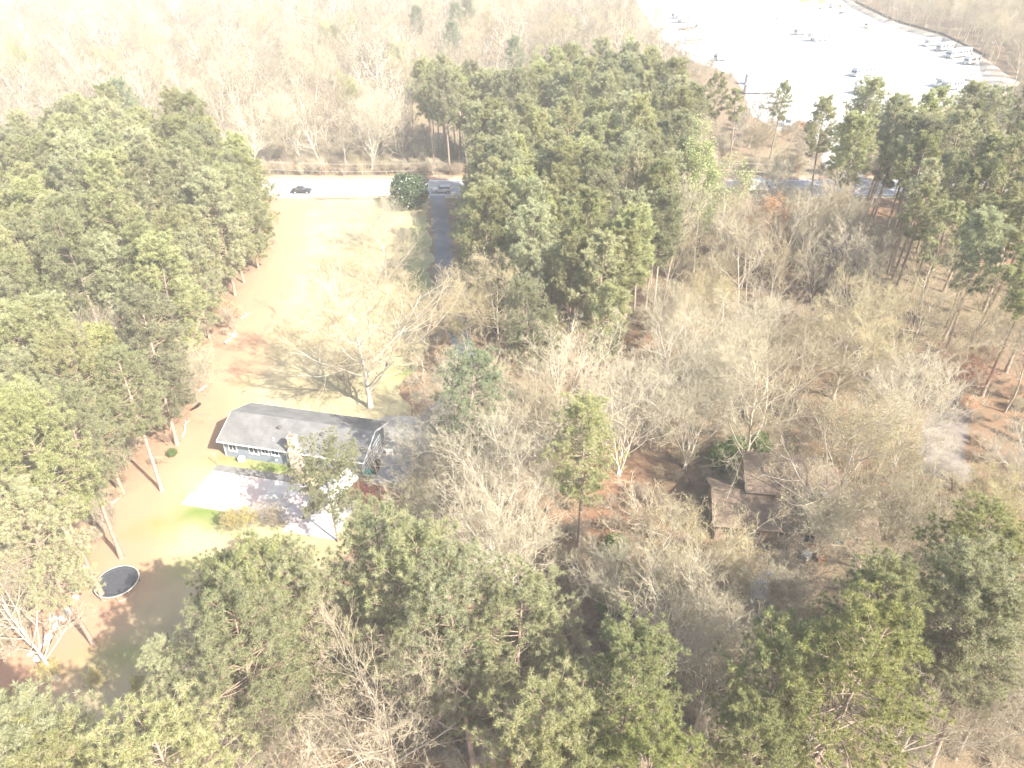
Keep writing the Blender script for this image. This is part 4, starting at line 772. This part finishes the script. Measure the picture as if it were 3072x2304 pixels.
# ------------------------------------------------------------------ vehicles (x forward, z up, origin on the ground)
def wheel(t, x, y, r=.36, wd=.24):
    w = MB().cyl((x, y-wd/2, r), r, wd, 18, 'y').obj('wheel', 'tyre', t); MB().cyl((x, y-wd/2-.012 if y < 0 else y+wd/2, r), r*.58, .012, 12, 'y').obj('rim', 'silver', w)
def side_win(t, x0, x1, z0, z1, hw, m='pane'):
    for s in (-1, 1): MB().box(x0, x1, min(s*hw, s*(hw+.015)), max(s*hw, s*(hw+.015)), z0, z1).obj('window', m, t)
def stripe(t, x0, x1, z0, z1, hw, m):
    for s in (-1, 1): MB().box(x0, x1, min(s*hw, s*(hw+.01)), max(s*hw, s*(hw+.01)), z0, z1).obj('stripe', m, t)
def car(label, loc, rz, col, kind='sedan'):
    t = thing(kind, label, {'sedan': 'car', 'suv': 'car', 'pickup': 'pickup', 'van': 'van'}[kind], (*loc, .018), rz); hw = .9
    if kind == 'sedan':
        body = [(-2.35, .32), (2.3, .30), (2.38, .55), (2.2, .78), (1.0, .92), (-1.65, .98), (-2.3, .92), (-2.4, .6)]; cab = [(1.0, .9), (.25, 1.40), (-.95, 1.43), (-1.75, .96)]; gl = [(.84, .95), (.22, 1.33), (-.9, 1.36), (-1.5, 1.0)]; wx = (1.42, -1.4); r = .33
    elif kind == 'suv':
        body = [(-2.3, .35), (2.3, .35), (2.36, .7), (2.2, .98), (1.05, 1.08), (-2.25, 1.12), (-2.38, .7)]; cab = [(1.05, 1.06), (.35, 1.66), (-1.95, 1.68), (-2.25, 1.1)]; gl = [(.88, 1.12), (.32, 1.58), (-1.85, 1.6), (-2.08, 1.16)]; wx = (1.42, -1.42); r = .37
    elif kind == 'van':
        body = [(-2.6, .4), (2.6, .4), (2.68, .8), (2.45, 1.15), (-2.6, 1.15), (-2.66, .7)]; cab = [(2.2, 1.13), (1.4, 2.1), (-2.5, 2.15), (-2.6, 1.13)]; gl = [(2.0, 1.2), (1.35, 1.95), (.4, 1.98), (.4, 1.2)]; wx = (1.7, -1.6); r = .37
    else:
        body = [(-2.85, .5), (2.75, .45), (2.85, .8), (2.75, 1.12), (1.2, 1.2), (-2.85, 1.2)]; cab = [(1.15, 1.18), (.6, 1.85), (-.75, 1.87), (-.95, 1.18)]; gl = [(1.0, 1.24), (.55, 1.76), (-.68, 1.78), (-.82, 1.24)]; wx = (1.75, -1.75); r = .40; hw = .97
    MB().prof(body, -hw, hw).obj('body', col, t, .06)
    c = MB().prof(cab, -hw+.12, hw-.12).obj('cabin', col, t, .05)
    cx = sum(p[0] for p in gl)/4; cz = sum(p[1] for p in gl)/4
    for s in (-1, 1):
        y = s*(hw-.12); MB().prof(gl, min(y, y+s*.012), max(y, y+s*.012)).obj('side_window', 'pane', c)
    (xa, za), (xb, zb) = cab[0], cab[1]; MB().prof([(xa+.02-.1*(xa-xb), za+.1*(zb-za)), (xb+.02+.1*(xa-xb), zb-.1*(zb-za)), (xb+.0+.1*(xa-xb), zb-.1*(zb-za)-.02), (xa-.1*(xa-xb), za+.1*(zb-za)-.02)], -hw+.2, hw-.2).obj('windshield', 'pane', c)
    (xa, za), (xb, zb) = cab[3], cab[2]; MB().prof([(xa-.02+.12*(xb-xa), za+.12*(zb-za)), (xb-.02-.1*(xb-xa), zb-.1*(zb-za)), (xb-.1*(xb-xa), zb-.1*(zb-za)-.02), (xa+.12*(xb-xa), za+.12*(zb-za)-.02)], -hw+.22, hw-.22).obj('rear_window', 'pane', c)
    if kind == 'pickup': MB().box(-2.72, -1.05, -hw+.1, hw-.1, 1.19, 1.206).obj('bed', 'dark', t)
    for x in wx:
        for y in (-hw+.06, hw-.06): wheel(t, x, y, r)
    fx = max(p[0] for p in body); zz = body[2][1] if kind != 'sedan' else .62
    for s in (-1, 1): MB().box(fx-.12, fx+.005, s*.68-.16, s*.68+.16, zz-.07, zz+.07).obj('headlight', 'silver', t); MB().box(min(p[0] for p in body)-.006, min(p[0] for p in body)+.1, s*.74-.1, s*.74+.1, zz, zz+.18).obj('tail_light', 'red', t)
    return t
def trailer(label, loc, rz, L=7.5, col='white', stripe_m='greyp', slide=False, name='travel_trailer'):
    t = thing(name, label, 'trailer', (*loc, .018), rz); hw = 1.22; h = L/2
    MB().prof([(-h, .55), (h-.5, .55), (h, 1.2), (h-.1, 2.2), (h-.55, 3.05), (-h+.25, 3.1), (-h, 2.8)], -hw, hw).obj('body', col, t, .12)
    stripe(t, -h+.1, h-.35, 1.05, 1.28, hw, stripe_m)
    for x0, x1 in ((-h+.7, -h+1.7), (-.3, .9), (h-2.4, h-1.3)): side_win(t, x0, x1, 1.65, 2.35, hw)
    MB().box(1.1, 1.75, -hw-.02, -hw, .7, 2.55).obj('door', 'cream', t)
    MB().box(h-.22, h+.02, -.8, .8, 1.55, 2.15).obj('front_window', 'pane', t); MB().box(-.45, .45, -.4, .4, 3.08, 3.36).obj('roof_unit', 'white', t, .05); MB().box(-h+1, -h+1.4, -.2, .2, 3.07, 3.18).obj('roof_vent', 'cream', t)
    MB().tube([(-h+.6, -hw-.07, 2.9), (h-1.4, -hw-.07, 2.9)], .07, 6).obj('awning', stripe_m, t)
    MB().prof([(h-.6, .5), (h+1.0, .46), (h+1.0, .54), (h-.6, .6)], -.12, .12).obj('hitch', 'dark', t); MB().box(h+.1, h+.5, -.25, .25, .5, 1.0).obj('gas_bottle', 'silver', t, .05)
    for x in (-.75, .05):
        for y in (-hw+.12, hw-.12): wheel(t, x-.3, y, .33)
    return t
def fifth(label, loc, rz, L=10.5, col='white', sm='greyp'):
    t = thing('fifth_wheel_trailer', label, 'trailer', (*loc, .018), rz); hw = 1.25; h = L/2
    MB().prof([(-h, .6), (h-2.8, .6), (h-2.7, 1.75), (h-.4, 1.75), (h, 2.4), (h-.5, 3.6), (h-2.4, 3.75), (-h+.2, 3.5), (-h, 3.2)], -hw, hw).obj('body', col, t, .12)
    stripe(t, -h+.1, h-3, 1.1, 1.4, hw, sm)
    for x0, x1 in ((-h+.5, -h+1.8), (-h+2.6, -h+3.8), (0, 1.1)): side_win(t, x0, x1, 1.9, 2.7, hw)
    side_win(t, h-2, h-1.2, 2.4, 3., hw); MB().box(-1.8, .0, -hw-.45, -hw, 1.0, 2.9).obj('slide_out', col, t, .05)
    MB().box(h-1.9, h-1.5, -.2, .2, .5, 1.75).obj('king_pin', 'dark', t); MB().box(-.4, .5, -.4, .4, 3.5, 3.85).obj('roof_unit', 'white', t, .05)
    for x in (-1.6, -.75):
        for y in (-hw+.12, hw-.12): wheel(t, x, y, .36)
    for s in (-1, 1): MB().box(h-3.1, h-2.95, s*.9-.05, s*.9+.05, 0, .62).obj('landing_leg', 'dark', t)
def motorhome(label, loc, rz, L=10.5, col='white', sm='tan', s2=None):
    t = thing('motorhome', label, 'motorhome', (*loc, .018), rz); hw = 1.26; h = L/2
    MB().prof([(-h, .5), (h-.1, .45), (h, .9), (h-.05, 1.5), (h-.45, 3.0), (h-.8, 3.25), (-h+.15, 3.25), (-h, 2.9)], -hw, hw).obj('body', col, t, .10)
    stripe(t, -h+.05, h-.4, .95, 1.2, hw, sm); stripe(t, -h+.05, h-1.2, .6, .75, hw, s2 or sm)
    MB().prof([(h-.03, 1.5), (h-.40, 2.75), (h-.44, 2.74), (h-.08, 1.5)], -hw+.15, hw-.15).obj('windshield', 'pane', t)
    side_win(t, h-1.6, h-.6, 1.6, 2.4, hw)
    k = int((L-3)/1.9)
    for i in range(k): side_win(t, -h+.8+i*1.9, -h+1.9+i*1.9, 1.7, 2.35, hw)
    MB().box(h-2.9, h-2.2, -hw-.02, -hw, .6, 2.5).obj('door', 'cream', t)
    for x in (-h*.45, h*.3): MB().box(x-.45, x+.45, -.4, .4, 3.24, 3.52).obj('roof_unit', 'cream', t, .05)
    MB().box(-h+.5, -h+.9, -.25, .25, 3.24, 3.36).obj('roof_vent', 'greyp', t); MB().tube([(-h+1, -hw-.07, 3.05), (h-3, -hw-.07, 3.05)], .08, 6).obj('awning', sm, t)
    for x in (h-1.4, -h+2.6):
        for y in (-hw+.13, hw-.13): wheel(t, x, y, .42)
    for s in (-1, 1): MB().box(h-.06, h+.012, s*.95-.18, s*.95+.18, .75, .95).obj('headlight', 'silver', t); MB().box(h-.35, h-.2, s*(hw+.2)-.06, s*(hw+.2)+.06, 1.8, 2.2).obj('mirror', 'dark', t)
def camper_c(label, loc, rz, L=8., col='white', sm='greyp'):
    t = thing('cab_over_motorhome', label, 'motorhome', (*loc, .018), rz); hw = 1.2; h = L/2
    MB().prof([(-h, .55), (h-2.4, .55), (h-2.3, 1.95), (h-1.5, 2.0), (h-.75, 2.3), (h-.85, 2.9), (h-1.5, 3.15), (-h+.1, 3.15), (-h, 2.9)], -hw, hw).obj('body', col, t, .1)
    MB().prof([(h-2.4, .45), (h, .45), (h+.05, 1.05), (h-.85, 1.25), (h-1.5, 1.95), (h-2.4, 1.95)], -.95, .95).obj('cab', col, t, .08); MB().prof([(h-.92, 1.30), (h-1.42, 1.86), (h-1.45, 1.84), (h-.97, 1.28)], -.8, .8).obj('windshield', 'pane', t); side_win(t, h-2.2, h-1.4, 1.3, 1.8, .95)
    stripe(t, -h+.1, h-2.5, 1.1, 1.35, hw, sm)
    for x0 in (-h+.5, -h+2.2, -h+3.6): side_win(t, x0, x0+1.0, 1.7, 2.4, hw)
    side_win(t, h-1.9, h-1.2, 2.3, 2.75, hw); MB().box(-.5, .4, -.4, .4, 3.14, 3.42).obj('roof_unit', 'white', t, .05)
    for x in (h-.9, -h+2.0):
        for y in (-.95, .95): wheel(t, x, y, .38)
    MB().cyl((-h-.22, 0, 1.5), .34, .2, 14, 'x').obj('spare_wheel', 'tyre', t)
def box_truck(label, loc, rz, bl=5.5, col='white', dome=True):
    t = thing('box_truck', label, 'truck', (*loc, .018), rz); hw = 1.2; b0 = -bl-.2+1.2
    top = [(b0, 1.0), (1.1, 1.0), (1.1, 3.2), (.6, 3.5), (b0+.5, 3.5), (b0, 3.2)]; MB().prof(top, -hw, hw).obj('cargo_box', col, t, .06); MB().box(b0, 1.1, -hw+.3, hw-.3, .7, 1.0).obj('chassis', 'dark', t)
    MB().prof([(1.2, .5), (4.0, .5), (4.08, 1.0), (3.95, 1.45), (2.85, 1.6), (2.4, 2.45), (1.2, 2.5)], -1.05, 1.05).obj('cab', col, t, .08); MB().prof([(2.82, 1.68), (2.47, 2.36), (2.44, 2.34), (2.78, 1.66)], -.9, .9).obj('windshield', 'pane', t); side_win(t, 1.55, 2.4, 1.6, 2.25, 1.05)
    for x in (3.2, b0+1.6):
        for y in (-.98, .98): wheel(t, x, y, .48, .3)
    stripe(t, b0+.3, .9, 1.2, 1.5, hw, 'cream'); 
    for s in (-1, 1): MB().box(4.0, 4.09, s*.75-.15, s*.75+.15, 1.0, 1.25).obj('headlight', 'silver', t)
    MB().prof([(1.1, 2.55), (2.1, 2.55), (1.2, 3.3)], -.9, .9).obj('wind_deflector', col, t)
def flatbed(label, loc, rz, L=10., neck=True):
    t = thing('flatbed_trailer', label, 'trailer', (*loc, .018), rz); h = L/2; MB().box(-h, h-1.8, -1.2, 1.2, .82, .98).obj('deck', 'rust', t); MB().prof([(h-2.6, .6), (h-1.7, .6), (h-1.2, 1.7), (h+.3, 1.7), (h+.3, 1.95), (h-1.5, 1.95), (h-2.2, .98), (h-2.6, .82)], -.5, .5).obj('gooseneck', 'dark', t)
    for x in (-h+2.2, -h+3.1):
        for y in (-1.05, 1.05): wheel(t, x, y, .38)
    MB().prof([(-h, .8), (-h-.1, .8), (-h-1.1, .15), (-h-1.0, .15)], -1.1, 1.1).obj('ramp', 'rust', t)
def container(label, loc, rz, L=7., m='cream', name='cargo_trailer', top='greyp', h=2.6):
    t = thing(name, label, 'trailer', (*loc, .018), rz); MB().box(-L/2, L/2, -1.2, 1.2, .55, h).obj('body', m, t, .06); MB().box(-L/2+.1, L/2-.1, -1.1, 1.1, h+.002, h+.10).obj('roof', 'white', t); stripe(t, -L/2+.05, L/2-.05, h-.65, h-.1, 1.2, top)
    MB().box(-L/2-.03, -L/2, -1.0, 1.0, .7, h-.2).obj('door', 'silver', t); MB().prof([(L/2-.2, .55), (L/2+1.2, .45), (L/2+1.2, .55), (L/2-.2, .7)], -.1, .1).obj('hitch', 'dark', t)
    for x in (-.5, .4):
        for y in (-1.1, 1.1): wheel(t, x, y, .35)
def tractor(label, loc, rz, col='orange', cat_='loader'):
    t = thing('loader_tractor', label, cat_, (*loc, .018), rz); MB().prof([(-1.2, .7), (1.6, .7), (1.7, 1.3), (.4, 1.5), (-1.2, 1.4)], -.5, .5).obj('body', col, t, .06); c = MB()
    for x in (-1.1, .2):
        for y in (-.6, .6): c.box(x-.05, x+.05, y-.05, y+.05, 1.3, 2.5)
    c.box(-1.25, .35, -.7, .7, 2.5, 2.6); c.obj('cab_frame', col, t); MB().prof([(1.6, .9), (3.0, .4), (3.1, .5), (1.7, 1.1)], -.55, .55).obj('loader_arm', col, t); MB().prof([(3.0, .1), (3.8, .1), (3.3, .4), (3.1, .8), (2.95, .7)], -.9, .9).obj('bucket', 'rust', t); MB().box(-.9, -.4, -.3, .3, 1.4, 1.9).obj('seat', 'dark', t)
    for y in (-.75, .75): wheel(t, -.8, y, .7, .4); wheel(t, 1.2, y, .42, .3)
def atv(label, loc, rz):
    t = thing('utility_buggy', label, 'buggy', (*loc, .018), rz); MB().prof([(-1.3, .4), (1.3, .4), (1.4, .8), (.5, 1.0), (-1.3, .95)], -.6, .6).obj('body', 'dark', t, .05); c = MB()
    for x in (-.5, .5):
        for y in (-.55, .55): c.box(x-.03, x+.03, y-.03, y+.03, .9, 1.75)
    c.box(-.55, .55, -.6, .6, 1.75, 1.8); c.obj('roll_cage', 'dark', t)
    for x in (-.9, .9):
        for y in (-.6, .6): wheel(t, x, y, .32)
LP = lambda x, y: tuple(G(*ZL(x, y))[:2])
lot_first = set(o.name for o in bpy.data.objects)
A30 = R(28); FL = pi+A30      # noses to the left, parked on the slant
car('black sedan driving past the lawn on the road', G(906, 578)[:2], 0, 'black'); car('white sport utility car emerging from the pines at the driveway mouth', G(1327, 577)[:2], pi, 'white', 'suv')
box_truck('white box truck with a rounded cargo body on the shaded road', (60.6, 176.2), 0)
car('yellow pickup at the far end of the white lot', LP(1085, 19), pi+R(10), 'yellow', 'pickup'); car('second yellow pickup behind the other yellow one', LP(990, 12), pi+R(10), 'yellow', 'pickup')
car('white pickup below the yellow trucks', LP(1095, 50), FL, 'white', 'pickup'); tractor('orange loader tractor beside the white pickup at the far lot end', LP(1180, 42), FL); container('small white cargo trailer between the white pickup and the orange loader', LP(1148, 46), FL, 4.5, 'white', top='white')
atv('small dark utility buggy near the far corner of the lot', LP(1195, 78), FL); car('white sedan alone in the upper middle of the lot', LP(852, 104), FL+R(-8), 'white', 'sedan')
trailer('white travel trailer behind the larger fifth wheel in the lot middle', LP(968, 194), FL, 7.); fifth('large white fifth-wheel trailer in the middle of the lot', LP(1065, 230), FL-R(5), 11.5)
trailer('small pale yellow pop-up trailer near the bank', LP(1345, 158), FL, 4.6, 'cream', 'cream')
camper_c('white cab-over motorhome at the top of the row along the bank', LP(1690, 256), FL, 8.5); trailer('white travel trailer with spare tyre in the row along the bank', LP(1765, 282), FL, 8.5, 'white', 'white'); motorhome('long white motorhome with swooping stripes in the row along the bank', LP(1842, 318), FL, 12.8, 'white', 'greyp', 'tan'); trailer('short white travel trailer at the bottom of the row along the bank', LP(1915, 358), FL, 7., 'white', 'cream')
motorhome('white and grey bus-shaped motorhome alone in the lower lot', LP(1315, 422), FL, 10.5, 'white', 'silver', 'greyp')
trailer('white travel trailer behind the brown-striped motorhome', LP(1310, 522), FL, 6.5); motorhome('cream motorhome with brown stripes above the right pines', LP(1395, 560), FL, 12., 'cream', 'brownstripe', 'brownstripe')
container('white trailer with a dark upper band parked across the bank foot', LP(1850, 445), pi-R(18), 9.5, 'white', top='greyp'); camper_c('white cab-over motorhome behind the trailer with a dark band', LP(1765, 482), FL, 9.); camper_c('white cab-over motorhome nearest the right pines', LP(1800, 500), FL, 8.5, 'white', 'white')
trailer('white travel trailer behind another at the left lot edge', LP(282, 103), FL, 6.5); fifth('white fifth-wheel trailer at the left lot edge', LP(310, 128), FL, 8.5); flatbed('long rusty gooseneck flatbed trailer at the left lot edge', LP(350, 165), R(28), 11); container('tan open-topped container trailer by the left lot edge', LP(370, 246), R(8), 7.5, 'tan', top='dark', h=2.2); trailer('white travel trailer above the ragged-topped pine', LP(530, 338), FL, 7.)
container('long white coach trailer with a grey window band behind the slender pine', LP(755, 470), R(4), 12., 'white', top='greyp', h=3.2); container('second long white trailer beside the slender pine', LP(745, 522), R(4), 11., 'white', top='greyp', h=2.9)
car('white pickup near the lot entrance', LP(800, 600), pi+R(15), 'white', 'pickup'); car('white pickup beside the other one near the lot entrance', LP(880, 592), pi+R(15), 'white', 'pickup'); car('white van beside the red car at the lower lot edge', LP(902, 700), pi+R(60), 'white', 'van'); car('red car at the lower lot edge', LP(965, 703), FL, 'red', 'sedan')
trailer('white travel trailer half hidden behind the right pines', LP(1385, 600), FL, 6.5)
tractor('orange loader seen through the trunks near the lot entrance', (108, 233), 1.2); tractor('yellow loader seen through the trunks near the lot entrance', (104, 229), .6, 'yellow')
car('grey pickup parked under bare trees before the brown-roofed house', (25.8, 50.6), R(78), 'silver', 'pickup')
for o in bpy.data.objects:
    if o.name not in lot_first and o.parent is None and inpoly(o.location.x, o.location.y, lot_poly): o.scale = (1.12,)*3
# lot light poles and silt fence
for i, (x, y, h, lb) in enumerate(((1258, 60, 10, 'thin pole at the far corner of the bank'), (1475, 152, 9, 'thin pole halfway along the bank'), (1990, 400, 11, 'thin pole on the bank beside the motorhome row'), (1885, 512, 13, 'tall thin pole among the white cab-over motorhomes'), (2050, 545, 8, 'thin pole at the lower end of the bank'))):
    p = LP(x, y); t = thing('lot_pole', lb, 'pole', (*p, .2)); MB().tube([(0, 0, -.6), (0, 0, h)], .13, 8, .08).obj('pole', 'wood', t); MB().box(-.7, .1, -.08, .08, h-.35, h-.2).obj('lamp_arm', 'silver', t)
fp = [G(*ZL(*p))[:2] for p in ((1272, 12), (1490, 118), (1762, 196), (2003, 318))]; ft = thing('silt_fence', 'low dark fabric fence between the earth bank and the grey wood', 'fence', (*fp[0], 0)); fb = np.array(fp[0])
for a, b in zip(fp[:-1], fp[1:]):
    a = np.array(a)-fb; b = np.array(b)-fb; k = max(1, int(np.linalg.norm(b-a)/9)); d = (b-a)/np.linalg.norm(b-a); n = np.array([-d[1], d[0]])*.02
    for j in range(k):
        p = a+(b-a)*j/k; q = a+(b-a)*(j+1)/k; m = MB(); m.slab([p+n, q+n, q-n, p-n], .05, .95); m.obj('fabric_panel', 'silt', ft); MB().box(p[0]-.06, p[0]+.06, p[1]-.06, p[1]+.06, 0, 1.15).obj('post', 'wood', ft)

# ------------------------------------------------------------------ hazy spring air, also put in to imitate veiling lens glare
hz = MB().box(-1300, 1300, -1300, 1300, -1.2, 64).obj('haze', 'white', None, kind='stuff'); tag(hz, 'pale haze over the whole place, also standing in for lens glare', 'haze')
hm = bpy.data.materials.new('haze_and_glare'); hm.use_nodes = True; n = hm.node_tree.nodes; n.remove(n['Principled BSDF']); pv = n.new('ShaderNodeVolumePrincipled'); pv.inputs['Color'].default_value = (1, .98, .92, 1); pv.inputs['Density'].default_value = HAZE; pv.inputs['Anisotropy'].default_value = -.28
hm.node_tree.links.new(pv.outputs[0], n['Material Output'].inputs['Volume']); hz.data.materials.clear(); hz.data.materials.append(hm); hm.cycles.homogeneous_volume = True if hasattr(hm.cycles, 'homogeneous_volume') else None
